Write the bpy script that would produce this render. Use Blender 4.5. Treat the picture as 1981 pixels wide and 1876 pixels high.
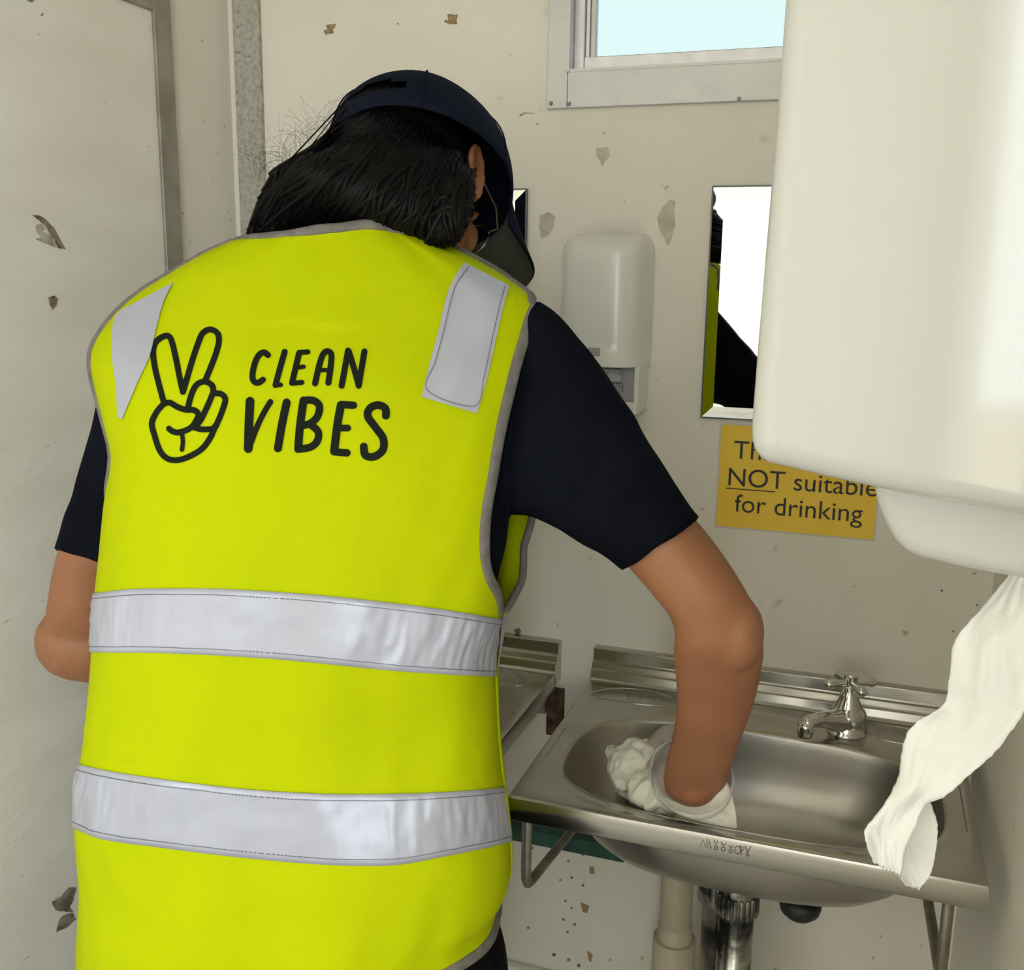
import bpy, bmesh, math, random
from mathutils import Vector, Matrix, noise
from mathutils.bvhtree import BVHTree

random.seed(7)
for o in list(bpy.data.objects):
    bpy.data.objects.remove(o)
SC = bpy.context.scene
COL = SC.collection
PI = math.pi

# ------------------------------------------------------------------ camera
W_PX, H_PX, F_PX = 1981.0, 1876.0, 1982.0
CX, CY = 990.5, 938.0
CAMZ = 1.45
# rows: world axes expressed in camera axes (x right, y up, -z view)
RX = Vector((0.94465116, -0.07858988, 0.31852443))
RY = Vector((0.32780276, 0.18644804, -0.92616547))
RZ = Vector((0.01339898, 0.97931647, 0.20189034))
CAM = Vector((0, 0, CAMZ))
cam_data = bpy.data.cameras.new('camera')
cam_data.sensor_fit = 'HORIZONTAL'
cam_data.sensor_width = 36.0
cam_data.lens = 36.0 * F_PX / W_PX
cam_data.clip_start = 0.02
cam = bpy.data.objects.new('camera', cam_data)
COL.objects.link(cam)
M3 = Matrix((RX, RY, RZ))
cam.matrix_world = Matrix.Translation(CAM) @ M3.to_4x4()
SC.camera = cam

# ------------------------------------------------------------------ light
SC.view_settings.view_transform = 'Standard'
SC.view_settings.look = 'None'
SC.view_settings.gamma = 1.0
SC.view_settings.use_curve_mapping = False
SC.view_settings.exposure = 0.0
wd = bpy.data.worlds.new('sky')
SC.world = wd
wd.use_nodes = True
wbg = wd.node_tree.nodes['Background']
wbg.inputs[0].default_value = (0.86, 0.95, 1.0, 1)
wbg.inputs[1].default_value = 9.7
sun_d = bpy.data.lights.new('sun_offscreen', 'SUN')
sun_d.energy = 9.0
sun_d.angle = math.radians(0.6)
sun_d.color = (1.0, 0.93, 0.8)
sun = bpy.data.objects.new('sun_offscreen', sun_d)
COL.objects.link(sun)
sun.rotation_euler = (math.radians(35), math.radians(-12), 0)


def portal(name, loc, rot, sx, sy):
    d = bpy.data.lights.new(name, 'AREA')
    d.shape = 'RECTANGLE'
    d.size, d.size_y = sx, sy
    d.cycles.is_portal = True
    o = bpy.data.objects.new(name, d)
    COL.objects.link(o)
    o.location = loc
    o.rotation_euler = rot
    return o


# ------------------------------------------------------------------ pixel helpers
def ray(px, py):
    d = Vector(((px - CX) / F_PX, -(py - CY) / F_PX, -1.0))
    return Vector((RX.dot(d), RY.dot(d), RZ.dot(d)))


def at(px, py, Y):
    r = ray(px, py)
    return CAM + r * (Y / r.y)


def atx(px, py, X):
    r = ray(px, py)
    return CAM + r * (X / r.x)


def atz(px, py, z):
    r = ray(px, py)
    return CAM + r * ((z - CAMZ) / r.z)


def proj(P):
    q = P - CAM
    c = RX * q.x + RY * q.y + RZ * q.z
    return CX + F_PX * c.x / -c.z, CY - F_PX * c.y / -c.z


def lerp_tab(tab, t):
    if t <= tab[0][0]:
        return tab[0][1]
    for (a, va), (b, vb) in zip(tab, tab[1:]):
        if t <= b:
            k = (t - a) / (b - a)
            return va + (vb - va) * k
    return tab[-1][1]


def smooth_tab(tab, t):
    """cubic (Catmull-Rom style) interpolation of a table"""
    n = len(tab)
    if t <= tab[0][0]:
        return tab[0][1]
    if t >= tab[-1][0]:
        return tab[-1][1]
    for i in range(n - 1):
        if t <= tab[i + 1][0]:
            break
    x0, y0 = tab[i]
    x1, y1 = tab[i + 1]

    def slope(j):
        if j == 0 or j == n - 1:
            return 0.0 if n < 2 else (tab[min(j + 1, n - 1)][1] - tab[max(j - 1, 0)][1]) / (tab[min(j + 1, n - 1)][0] - tab[max(j - 1, 0)][0])
        return (tab[j + 1][1] - tab[j - 1][1]) / (tab[j + 1][0] - tab[j - 1][0])
    h = x1 - x0
    k = (t - x0) / h
    m0, m1 = slope(i) * h, slope(i + 1) * h
    return (2 * k**3 - 3 * k**2 + 1) * y0 + (k**3 - 2 * k**2 + k) * m0 + (-2 * k**3 + 3 * k**2) * y1 + (k**3 - k**2) * m1


def catmull(pts, sub=6):
    pts = [Vector(p) for p in pts]
    if len(pts) < 3:
        out = []
        for k in range(sub + 1):
            out.append(pts[0].lerp(pts[-1], k / sub))
        return out
    out = []
    n = len(pts)
    for i in range(n - 1):
        p0 = pts[max(i - 1, 0)]
        p1, p2 = pts[i], pts[i + 1]
        p3 = pts[min(i + 2, n - 1)]
        for k in range(sub):
            t = k / sub
            out.append(0.5 * ((2 * p1) + (p2 - p0) * t + (2 * p0 - 5 * p1 + 4 * p2 - p3) * t * t + (3 * p1 - p0 - 3 * p2 + p3) * t**3))
    out.append(pts[-1])
    return out


# ------------------------------------------------------------------ object helpers
def finish(o, kind=None, label=None, cat=None, group=None):
    if kind:
        o['kind'] = kind
    if label:
        o['label'] = label
    if cat:
        o['category'] = cat
    if group:
        o['group'] = group
    return o


def adopt(o, parent):
    if parent is not None:
        o.parent = parent
        bpy.context.view_layer.update()
        o.matrix_parent_inverse = parent.matrix_world.inverted()


def mesh_obj(name, verts, faces, mat=None, parent=None, smooth=False):
    me = bpy.data.meshes.new(name)
    me.from_pydata([tuple(v) for v in verts], [], faces)
    me.validate()
    if smooth:
        for p in me.polygons:
            p.use_smooth = True
    o = bpy.data.objects.new(name, me)
    COL.objects.link(o)
    if mat:
        me.materials.append(mat)
    adopt(o, parent)
    return o


def bm_obj(name, bm, mat=None, parent=None, smooth=False):
    bmesh.ops.recalc_face_normals(bm, faces=bm.faces)
    me = bpy.data.meshes.new(name)
    bm.to_mesh(me)
    bm.free()
    if smooth:
        for p in me.polygons:
            p.use_smooth = True
    o = bpy.data.objects.new(name, me)
    COL.objects.link(o)
    if mat:
        me.materials.append(mat)
    adopt(o, parent)
    return o


def empty(name, loc, label, cat, group=None):
    o = bpy.data.objects.new(name, None)
    o.empty_display_size = 0.05
    COL.objects.link(o)
    o.location = loc
    bpy.context.view_layer.update()
    return finish(o, None, label, cat, group)


def add_box(bm, lo, hi, bev=0.0, seg=2):
    lo, hi = Vector(lo), Vector(hi)
    g = bmesh.ops.create_cube(bm, size=1.0)
    vs = g['verts']
    for v in vs:
        v.co = Vector((lo[i] + (v.co[i] + 0.5) * (hi[i] - lo[i]) for i in range(3)))
    if bev > 0:
        es = list({e for v in vs for e in v.link_edges})
        bmesh.ops.bevel(bm, geom=es, offset=bev, segments=seg, affect='EDGES', profile=0.5)


def box(name, lo, hi, mat, parent=None, bev=0.0, seg=2):
    bm = bmesh.new()
    add_box(bm, lo, hi, bev, seg)
    return bm_obj(name, bm, mat, parent, smooth=False)


def tube_data(pts, radii, n=12, cap=True, verts=None, faces=None, flat=None):
    """tube through pts; radii scalar or list; hemispherical-ish caps"""
    verts = [] if verts is None else verts
    faces = [] if faces is None else faces
    pts = [Vector(p) for p in pts]
    m = len(pts)
    if not isinstance(radii, (list, tuple)):
        radii = [radii] * m
    tang = []
    for i in range(m):
        a = pts[max(i - 1, 0)]
        b = pts[min(i + 1, m - 1)]
        t = (b - a)
        tang.append(t.normalized() if t.length > 1e-9 else Vector((0, 0, 1)))
    up = Vector((0, 0, 1)) if abs(tang[0].z) < 0.9 else Vector((1, 0, 0))
    u = tang[0].cross(up).normalized()
    P, Rr, T = list(pts), list(radii), list(tang)
    if cap:
        r0, r1 = radii[0], radii[-1]
        P = [pts[0] - tang[0] * r0 * k for k in (0.98, 0.8, 0.45)] + P + [pts[-1] + tang[-1] * r1 * k for k in (0.45, 0.8, 0.98)]
        Rr = [r0 * 0.2, r0 * 0.6, r0 * 0.89] + list(radii) + [r1 * 0.89, r1 * 0.6, r1 * 0.2]
        T = [tang[0]] * 3 + tang + [tang[-1]] * 3
    base = len(verts)
    for i, p in enumerate(P):
        t = T[i]
        u = (u - t * u.dot(t))
        u = u.normalized() if u.length > 1e-6 else t.orthogonal().normalized()
        v = t.cross(u)
        for k in range(n):
            a = 2 * PI * k / n
            verts.append(p + u * (math.cos(a) * Rr[i]) + v * (math.sin(a) * Rr[i]))
    for i in range(len(P) - 1):
        for k in range(n):
            a = base + i * n + k
            b = base + i * n + (k + 1) % n
            faces.append((a, b, b + n, a + n))
    faces.append(tuple(base + k for k in reversed(range(n))))
    e = base + (len(P) - 1) * n
    faces.append(tuple(e + k for k in range(n)))
    return verts, faces


def tube(name, pts, radii, mat, parent=None, n=12, cap=True):
    v, f = tube_data(pts, radii, n, cap)
    return mesh_obj(name, v, f, mat, parent, smooth=True)


def lathe_data(profile, origin, axis=Vector((0, 0, 1)), n=24, verts=None, faces=None):
    verts = [] if verts is None else verts
    faces = [] if faces is None else faces
    axis = Vector(axis).normalized()
    u = axis.orthogonal().normalized()
    v = axis.cross(u)
    base = len(verts)
    for r, h in profile:
        for k in range(n):
            a = 2 * PI * k / n
            verts.append(Vector(origin) + axis * h + u * (r * math.cos(a)) + v * (r * math.sin(a)))
    m = len(profile)
    for i in range(m - 1):
        for k in range(n):
            a = base + i * n + k
            b = base + i * n + (k + 1) % n
            faces.append((a, b, b + n, a + n))
    faces.append(tuple(base + k for k in reversed(range(n))))
    faces.append(tuple(base + (m - 1) * n + k for k in range(n)))
    return verts, faces


def remeshed(name, verts, faces, voxel, smooth_it, mat, parent=None):
    me = bpy.data.meshes.new(name + '_src')
    me.from_pydata([tuple(v) for v in verts], [], faces)
    o = bpy.data.objects.new(name + '_src', me)
    COL.objects.link(o)
    m = o.modifiers.new('r', 'REMESH')
    m.mode = 'VOXEL'
    m.voxel_size = voxel
    m.use_smooth_shade = True
    s = o.modifiers.new('s', 'SMOOTH')
    s.factor = 0.5
    s.iterations = smooth_it
    bpy.context.view_layer.update()
    dg = bpy.context.evaluated_depsgraph_get()
    new = bpy.data.meshes.new_from_object(o.evaluated_get(dg))
    bpy.data.objects.remove(o)
    bpy.data.meshes.remove(me)
    new.name = name
    for p in new.polygons:
        p.use_smooth = True
    new.materials.clear()
    new.materials.append(mat)
    ob = bpy.data.objects.new(name, new)
    COL.objects.link(ob)
    adopt(ob, parent)
    return ob


def ripple(o, fn):
    """push the vertices along their normals by fn(position)"""
    me = o.data
    co = [v.co.copy() for v in me.vertices]
    no = [n_.vector.copy() for n_ in me.vertex_normals]
    flat = []
    for p, n_ in zip(co, no):
        flat.extend(p + n_ * fn(p))
    me.vertices.foreach_set('co', flat)
    me.update()


def grid_faces(nu, nv, base=0, closed=False):
    fs = []
    for j in range(nv - 1):
        for i in range(nu - (0 if closed else 1)):
            a = base + j * nu + i
            b = base + j * nu + (i + 1) % nu
            fs.append((a, b, b + nu, a + nu))
    return fs


# ------------------------------------------------------------------ materials
def mat(name, base, rough=0.5, metal=0.0, **kw):
    m = bpy.data.materials.new(name)
    m.use_nodes = True
    b = m.node_tree.nodes['Principled BSDF']
    b.inputs['Base Color'].default_value = (*base, 1)
    b.inputs['Roughness'].default_value = rough
    b.inputs['Metallic'].default_value = metal
    for k, v in kw.items():
        b.inputs[k].default_value = v
    return m


def vary(m, scale, c1, c2, detail=4.0, lo=0.35, hi=0.65, stretch=None, bump=0.0, bump_scale=None, rough_var=0.0):
    """colour and fine relief from noise"""
    nt = m.node_tree
    b = nt.nodes['Principled BSDF']
    tc = nt.nodes.new('ShaderNodeTexCoord')
    mp = nt.nodes.new('ShaderNodeMapping')
    if stretch:
        mp.inputs['Scale'].default_value = stretch
    nt.links.new(tc.outputs['Object'], mp.inputs[0])
    n = nt.nodes.new('ShaderNodeTexNoise')
    n.inputs['Scale'].default_value = scale
    n.inputs['Detail'].default_value = detail
    nt.links.new(mp.outputs[0], n.inputs['Vector'])
    r = nt.nodes.new('ShaderNodeValToRGB')
    r.color_ramp.elements[0].position = lo
    r.color_ramp.elements[0].color = (*c1, 1)
    r.color_ramp.elements[1].position = hi
    r.color_ramp.elements[1].color = (*c2, 1)
    nt.links.new(n.outputs[0], r.inputs[0])
    nt.links.new(r.outputs[0], b.inputs['Base Color'])
    if bump:
        n2 = nt.nodes.new('ShaderNodeTexNoise')
        n2.inputs['Scale'].default_value = bump_scale or scale * 6
        n2.inputs['Detail'].default_value = 5
        nt.links.new(mp.outputs[0], n2.inputs['Vector'])
        bp = nt.nodes.new('ShaderNodeBump')
        bp.inputs['Strength'].default_value = bump
        bp.inputs['Distance'].default_value = 0.002
        nt.links.new(n2.outputs[0], bp.inputs['Height'])
        nt.links.new(bp.outputs[0], b.inputs['Normal'])
    return m, nt, b, r, mp


def specks(m, nt, b, color_out, scale, thr, col, amount=1.0, mp=None):
    """small dark dirt specks on top of the colour"""
    v = nt.nodes.new('ShaderNodeTexNoise')
    v.inputs['Scale'].default_value = scale
    v.inputs['Detail'].default_value = 2
    nt.links.new(mp.outputs[0], v.inputs['Vector'])
    r = nt.nodes.new('ShaderNodeValToRGB')
    r.color_ramp.elements[0].position = thr
    r.color_ramp.elements[0].color = (0, 0, 0, 1)
    r.color_ramp.elements[1].position = min(thr + 0.05, 1)
    r.color_ramp.elements[1].color = (amount, amount, amount, 1)
    nt.links.new(v.outputs[0], r.inputs[0])
    mx = nt.nodes.new('ShaderNodeMixRGB')
    nt.links.new(r.outputs[0], mx.inputs[0])
    nt.links.new(color_out, mx.inputs[1])
    mx.inputs[2].default_value = (*col, 1)
    nt.links.new(mx.outputs[0], b.inputs['Base Color'])
    return mx.outputs[0]


MT = {}
m_, nt, b, r, mp = vary(mat('painted wall panel', (0.7, 0.66, 0.57), 0.55), 3.0, (0.80, 0.745, 0.645), (0.86, 0.815, 0.73), bump=0.15, bump_scale=60)
c = specks(m_, nt, b, r.outputs[0], 55.0, 0.71, (0.34, 0.28, 0.18), 0.7, mp)
specks(m_, nt, b, c, 16.0, 0.72, (0.50, 0.46, 0.36), 0.6, mp)
MT['wall'] = m_
m_, nt, b, r, mp = vary(mat('textured door laminate', (0.72, 0.69, 0.61), 0.45), 5.0, (0.84, 0.80, 0.71), (0.90, 0.865, 0.785), stretch=(1, 1, 3), bump=0.5, bump_scale=45)
specks(m_, nt, b, r.outputs[0], 40.0, 0.72, (0.45, 0.38, 0.28), 0.5, mp)
MT['door'] = m_
m_, nt, b, r, mp = vary(mat('grey speckled trim', (0.45, 0.43, 0.38), 0.6), 120.0, (0.36, 0.34, 0.30), (0.52, 0.5, 0.45), bump=0.3)
specks(m_, nt, b, r.outputs[0], 160.0, 0.64, (0.2, 0.19, 0.17), 0.8, mp)
MT['speck'] = m_
MT['alu_dull'] = vary(mat('dull aluminium edge', (0.42, 0.4, 0.35), 0.5, 0.5), 20, (0.27, 0.245, 0.205), (0.37, 0.345, 0.30))[0]
MT['alu'] = vary(mat('painted aluminium frame', (0.6, 0.6, 0.6), 0.38, 0.25), 30, (0.60, 0.60, 0.60), (0.65, 0.65, 0.65))[0]
MT['alu_bare'] = vary(mat('bare aluminium track', (0.55, 0.56, 0.6), 0.3, 0.7), 30, (0.5, 0.5, 0.54), (0.6, 0.61, 0.66))[0]
MT['screw'] = mat('screw head', (0.2, 0.2, 0.2), 0.4, 0.8)
MT['wall_r'] = MT['wall']
MT['floor'] = vary(mat('grey vinyl floor', (0.35, 0.33, 0.3), 0.45), 14, (0.46, 0.44, 0.40), (0.58, 0.56, 0.52), bump=0.2)[0]
MT['ceil'] = vary(mat('white ceiling panel', (0.78, 0.77, 0.72), 0.6), 3, (0.82, 0.81, 0.76), (0.88, 0.87, 0.83))[0]
MT['ground'] = vary(mat('dry gravel ground', (0.45, 0.38, 0.28), 0.9), 6, (0.38, 0.32, 0.24), (0.5, 0.43, 0.33))[0]
# stainless steel
m_, nt, b, r, mp = vary(mat('brushed stainless steel', (0.45, 0.44, 0.41), 0.22, 1.0), 9.0, (0.42, 0.405, 0.375), (0.52, 0.50, 0.465), bump=0.06, bump_scale=140, stretch=(0.25, 1, 1))
MT['steel'] = m_
MT['steel_dark'] = vary(mat('satin stainless bowl', (0.5, 0.48, 0.45), 0.3, 1.0), 9, (0.42, 0.405, 0.375), (0.52, 0.50, 0.465))[0]
MT['chrome'] = mat('chrome', (0.72, 0.71, 0.68), 0.12, 1.0)
MT['etched'] = mat('etched stamp', (0.14, 0.12, 0.1), 0.6, 0.5)
MT['rod'] = vary(mat('worn steel rod', (0.33, 0.31, 0.27), 0.4, 0.7), 25, (0.2, 0.17, 0.13), (0.36, 0.34, 0.3))[0]
MT['rust'] = vary(mat('rusty bracket', (0.1, 0.04, 0.02), 0.85, 0.2), 60, (0.05, 0.02, 0.012), (0.17, 0.09, 0.06))[0]
MT['green'] = vary(mat('green painted batten', (0.02, 0.09, 0.06), 0.6), 20, (0.012, 0.05, 0.035), (0.03, 0.11, 0.075))[0]
MT['pvc'] = vary(mat('aged cream pvc', (0.56, 0.49, 0.36), 0.45), 10, (0.5, 0.43, 0.3), (0.6, 0.54, 0.41))[0]
MT['dirty_chrome'] = vary(mat('dirty chrome trap', (0.3, 0.29, 0.26), 0.25, 0.9), 22, (0.05, 0.05, 0.05), (0.5, 0.48, 0.43), lo=0.42, hi=0.62)[0]
MT['rubber'] = mat('black rubber', (0.01, 0.01, 0.012), 0.5)
MT['rust_stain'] = mat('rust stain', (0.38, 0.25, 0.11), 0.8)
# plastics
MT['abs'] = mat('glossy white plastic', (0.55, 0.55, 0.52), 0.07)
MT['abs_tray'] = mat('satin white plastic', (0.55, 0.55, 0.52), 0.35)
MT['soap'] = mat('white soap dispenser plastic', (0.80, 0.78, 0.73), 0.22)
MT['soap_grey'] = mat('grey pump panel', (0.36, 0.36, 0.37), 0.5)
MT['soap_lgrey'] = mat('light grey pump plate', (0.46, 0.46, 0.47), 0.45)
MT['mirror'] = mat('silvered mirror', (0.86, 0.88, 0.88), 0.015, 1.0)
MT['mirror_edge'] = mat('mirror edge', (0.10, 0.12, 0.12), 0.3, 0.2)
MT['sign'] = vary(mat('yellow laminated card', (0.80, 0.47, 0.03), 0.55), 8, (0.95, 0.60, 0.04), (1.0, 0.68, 0.07))[0]
MT['sign_edge'] = mat('clear laminate edge', (0.66, 0.63, 0.56), 0.25)
MT['ink'] = mat('black ink', (0.02, 0.018, 0.015), 0.5)
MT['chip_brown'] = vary(mat('brown glue residue', (0.3, 0.2, 0.09), 0.8), 90, (0.2, 0.13, 0.06), (0.42, 0.29, 0.14))[0]
MT['chip_grey'] = vary(mat('flaked paint grey', (0.42, 0.38, 0.31), 0.8), 60, (0.34, 0.29, 0.23), (0.56, 0.52, 0.45))[0]
MT['chip_pale'] = vary(mat('flaked paint pale', (0.56, 0.52, 0.44), 0.8), 60, (0.49, 0.45, 0.37), (0.62, 0.58, 0.5))[0]
MT['chip_dark'] = vary(mat('scraped laminate', (0.2, 0.16, 0.12), 0.9), 60, (0.12, 0.09, 0.07), (0.34, 0.28, 0.22))[0]
# cloth and skin
m_, nt, b, r, mp = vary(mat('fluorescent yellow polyester', (0.74, 0.86, 0.004), 0.75, 0, **{'Specular IOR Level': 0.06}), 4.0, (0.475, 0.55, 0.001), (0.53, 0.605, 0.001), bump=0.10, bump_scale=500)
MT['vest'] = m_
m_, nt, b, r, mp = vary(mat('silver reflective tape', (0.62, 0.63, 0.72), 0.42, 0.25), 7.0, (0.43, 0.44, 0.52), (0.51, 0.52, 0.63), bump=0.35, bump_scale=28)
MT['tape'] = m_
MT['bind'] = vary(mat('grey binding tape', (0.17, 0.155, 0.14), 0.7), 90, (0.14, 0.13, 0.118), (0.2, 0.185, 0.165), bump=0.2, bump_scale=900)[0]
MT['thread'] = mat('grey stitching', (0.16, 0.16, 0.2), 0.8)
MT['print'] = mat('black screen print', (0.010, 0.013, 0.009), 0.7, 0, **{'Specular IOR Level': 0.08})
MT['shirt'] = vary(mat('dark navy polo cloth', (0.008, 0.010, 0.022), 0.8, 0, **{'Specular IOR Level': 0.05}), 6, (0.0032, 0.004, 0.0075), (0.0055, 0.0068, 0.0125), bump=0.15, bump_scale=700)[0]
MT['trouser'] = mat('black trouser cloth', (0.004, 0.004, 0.005), 0.85, 0, **{'Specular IOR Level': 0.1})
MT['shoe'] = mat('black boot leather', (0.012, 0.011, 0.01), 0.4)
MT['cap'] = vary(mat('navy cap cloth', (0.014, 0.018, 0.032), 0.85, 0, **{'Specular IOR Level': 0.06}), 8, (0.0055, 0.0075, 0.015), (0.009, 0.012, 0.024), bump=0.2, bump_scale=600)[0]
MT['brim_under'] = mat('olive grey brim lining', (0.075, 0.072, 0.06), 0.8)
m_, nt, b, r, mp = vary(mat('skin', (0.42, 0.2, 0.1), 0.5, 0, **{'Subsurface Weight': 0.0, 'Subsurface Scale': 0.01}), 9, (0.29, 0.118, 0.056), (0.36, 0.15, 0.072), bump=0.12, bump_scale=220)
b.inputs['Subsurface Radius'].default_value = (1.0, 0.35, 0.2)
MT['skin'] = m_
MT['hair'] = mat('black hair', (0.004, 0.0034, 0.0034), 0.42, 0, **{'Specular IOR Level': 0.12})
MT['wire'] = mat('thin metal spectacle wire', (0.5, 0.46, 0.36), 0.25, 1.0)
MT['lens'] = mat('spectacle lens', (1, 1, 1), 0.02, 0, **{'Transmission Weight': 1.0, 'IOR': 1.1})
MT['paper'] = vary(mat('white paper towel', (0.80, 0.80, 0.77), 0.9), 14, (0.86, 0.86, 0.83), (0.91, 0.91, 0.88), bump=0.35, bump_scale=160)[0]
MT['paper_wet'] = vary(mat('damp paper towel', (0.8, 0.77, 0.66), 0.8), 14, (0.74, 0.71, 0.58), (0.84, 0.82, 0.72), bump=0.4, bump_scale=120)[0]
MT['glove'] = mat('clear plastic glove', (0.82, 0.80, 0.77), 0.25, 0, Alpha=0.42)
MT['eye_white'] = mat('eye white', (0.8, 0.78, 0.75), 0.2)
MT['iris'] = mat('dark iris', (0.03, 0.015, 0.01), 0.15)
# window glass: strong tint added to the pane to dim the bright sky behind it
mg = bpy.data.materials.new('sky-dimming window pane')
mg.use_nodes = True
gn = mg.node_tree
for n in list(gn.nodes):
    gn.nodes.remove(n)
out = gn.nodes.new('ShaderNodeOutputMaterial')
tr = gn.nodes.new('ShaderNodeBsdfTransparent')
tr.inputs[0].default_value = (0.300, 0.325, 0.315, 1)
gl = gn.nodes.new('ShaderNodeBsdfGlossy')
gl.inputs['Roughness'].default_value = 0.02
fr = gn.nodes.new('ShaderNodeFresnel')
fr.inputs[0].default_value = 1.2
ms = gn.nodes.new('ShaderNodeMixShader')
gn.links.new(fr.outputs[0], ms.inputs[0])
gn.links.new(tr.outputs[0], ms.inputs[1])
gn.links.new(gl.outputs[0], ms.inputs[2])
gn.links.new(ms.outputs[0], out.inputs[0])
MT['pane'] = mg

# ------------------------------------------------------------------ room shell
WY = 1.455          # inner face of the back wall
XL, XR = -0.974, 0.182
YR = -1.75          # rear wall
ZC = 2.42
T = 0.05
WX0, WX1, WZ0, WZ1 = -0.425, 0.12, 1.725, 2.16     # window opening in back wall


def struct(o):
    return finish(o, 'structure')


bm = bmesh.new()
add_box(bm, (XL - T, WY, 0), (WX0, WY + T, ZC))
add_box(bm, (WX1, WY, 0), (XR + T, WY + T, ZC))
add_box(bm, (WX0, WY, 0), (WX1, WY + T, WZ0))
add_box(bm, (WX0, WY, WZ1), (WX1, WY + T, ZC))
wall_back = struct(bm_obj('wall_back', bm, MT['wall']))
wall_left = struct(box('wall_left', (XL - T, YR - T, 0), (XL, WY, ZC), MT['wall']))
RY0, RY1, RZ0, RZ1 = -1.55, -0.38, 0.86, 2.34                    # wide open hatch in the right wall, behind the photographer
bm = bmesh.new()
add_box(bm, (XR, YR - T, 0), (XR + T, RY0, ZC))
add_box(bm, (XR, RY1, 0), (XR + T, WY, ZC))
add_box(bm, (XR, RY0, RZ1), (XR + T, RY1, ZC))
add_box(bm, (XR, RY0, 0), (XR + T, RY1, RZ0))
wall_right = struct(bm_obj('wall_right', bm, MT['wall_r']))
wall_rear = struct(box('wall_rear', (XL, YR - T, 0), (XR, YR, ZC), MT['wall']))
struct(box('floor', (XL - T, YR - T, -0.05), (XR + T, WY + T, 0.0), MT['floor']))
struct(box('ceiling', (XL - T, YR - T, ZC), (XR + T, WY + T, ZC + 0.05), MT['ceil']))
struct(box('ground', (-14, -16, -0.45), (14, 12, -0.40), MT['ground']))
portal('hatch_right_offscreen', (XR + T, (RY0 + RY1) / 2, (RZ0 + RZ1) / 2), (math.radians(90), 0, math.radians(90)), RY1 - RY0, RZ1 - RZ0)
portal('window_portal', ((WX0 + WX1) / 2, WY + T, (WZ0 + WZ1) / 2), (math.radians(-90), 0, 0), WX1 - WX0, WZ1 - WZ0)

# speckled cover strip at the left end of the back wall
struct(box('trim_1', (-0.963, WY - 0.006, 0), (-0.9175, WY + 0.001, ZC), MT['speck'], bev=0.001))
struct(box('trim_2', (-0.9178, WY - 0.0075, 0), (-0.9155, WY + 0.001, ZC), MT['chip_grey']))
# green batten and ledge under the basins
struct(box('trim_3', (-0.93, WY - 0.02, 0.548), (-0.30, WY + 0.001, 0.572), MT['green']))
struct(box('baseboard_back', (XL, WY - 0.018, 0.0), (XR, WY + 0.001, 0.315), MT['wall'], bev=0.006))

# ------------------------------------------------------------------ door on the left wall
door = struct(box('door_1', (XL - 0.001, 0.42, 0.05), (XL + 0.012, 1.262, 1.825), MT['door']))
zt = atx(300, 20, XL + 0.014).z
box('edge_strip', (XL, 1.255, 0.05), (XL + 0.017, 1.292, zt), MT['alu_dull'], door, bev=0.0015)
box('edge_strip', (XL, 0.40, zt - 0.002), (XL + 0.017, 1.292, zt + 0.034), MT['alu_dull'], door, bev=0.0015)


def patch(name, pts, plane, off, mt, parent, depth=0.0015, jag=0.0):
    """irregular flake outlined in pixels on a wall plane: plane = ('x', X) or ('y', Y)"""
    bm = bmesh.new()
    vs = []
    nrm = Vector((1, 0, 0)) if plane[0] == 'x' else Vector((0, -1, 0))
    for (px, py) in pts:
        if jag:
            px += random.uniform(-jag, jag)
            py += random.uniform(-jag, jag)
        P = atx(px, py, plane[1]) if plane[0] == 'x' else at(px, py, plane[1])
        vs.append(bm.verts.new(P + nrm * off))
    f = bm.faces.new(vs)
    e = bmesh.ops.extrude_face_region(bm, geom=[f])
    for g in e['geom']:
        if isinstance(g, bmesh.types.BMVert):
            g.co += nrm * depth
    bmesh.ops.triangulate(bm, faces=[f for f in bm.faces if len(f.verts) > 4])
    return bm_obj(name, bm, mt, parent)


def sub_pts(pts, n=4, jag=1.2):
    out = []
    m = len(pts)
    for i in range(m):
        a, b = pts[i], pts[(i + 1) % m]
        for k in range(n):
            t = k / n
            out.append((a[0] + (b[0] - a[0]) * t + random.uniform(-jag, jag), a[1] + (b[1] - a[1]) * t + random.uniform(-jag, jag)))
    return out


DP = ('x', XL + 0.012)
for pts, mt in [
    ([(62, 417), (74, 416), (88, 424), (99, 437), (108, 448), (126, 482), (112, 480), (102, 461), (90, 442), (76, 426)], 'chip_dark'),
    ([(68, 436), (78, 432), (86, 440), (82, 448), (94, 453), (108, 466), (118, 482), (100, 476), (82, 468), (68, 462), (80, 458), (70, 448)], 'chip_grey'),
    ([(93, 575), (104, 572), (112, 578), (108, 590), (101, 600), (96, 590)], 'chip_dark'),
    ([(100, 1745), (118, 1732), (134, 1716), (146, 1716), (142, 1740), (134, 1752), (140, 1764), (120, 1762), (108, 1762)], 'chip_dark'),
    ([(118, 1772), (140, 1766), (146, 1778), (132, 1792), (108, 1802), (112, 1785)], 'chip_dark'),
    ([(52, 0), (66, 0), (62, 4), (56, 3)], 'chip_dark'),
    ([(79, 26), (83, 26), (82, 30), (79, 30)], 'chip_dark'),
]:
    patch('laminate_chip', sub_pts(pts, 3, 1.0), DP, 0.0002, MT[mt], door, 0.0008)

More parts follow.
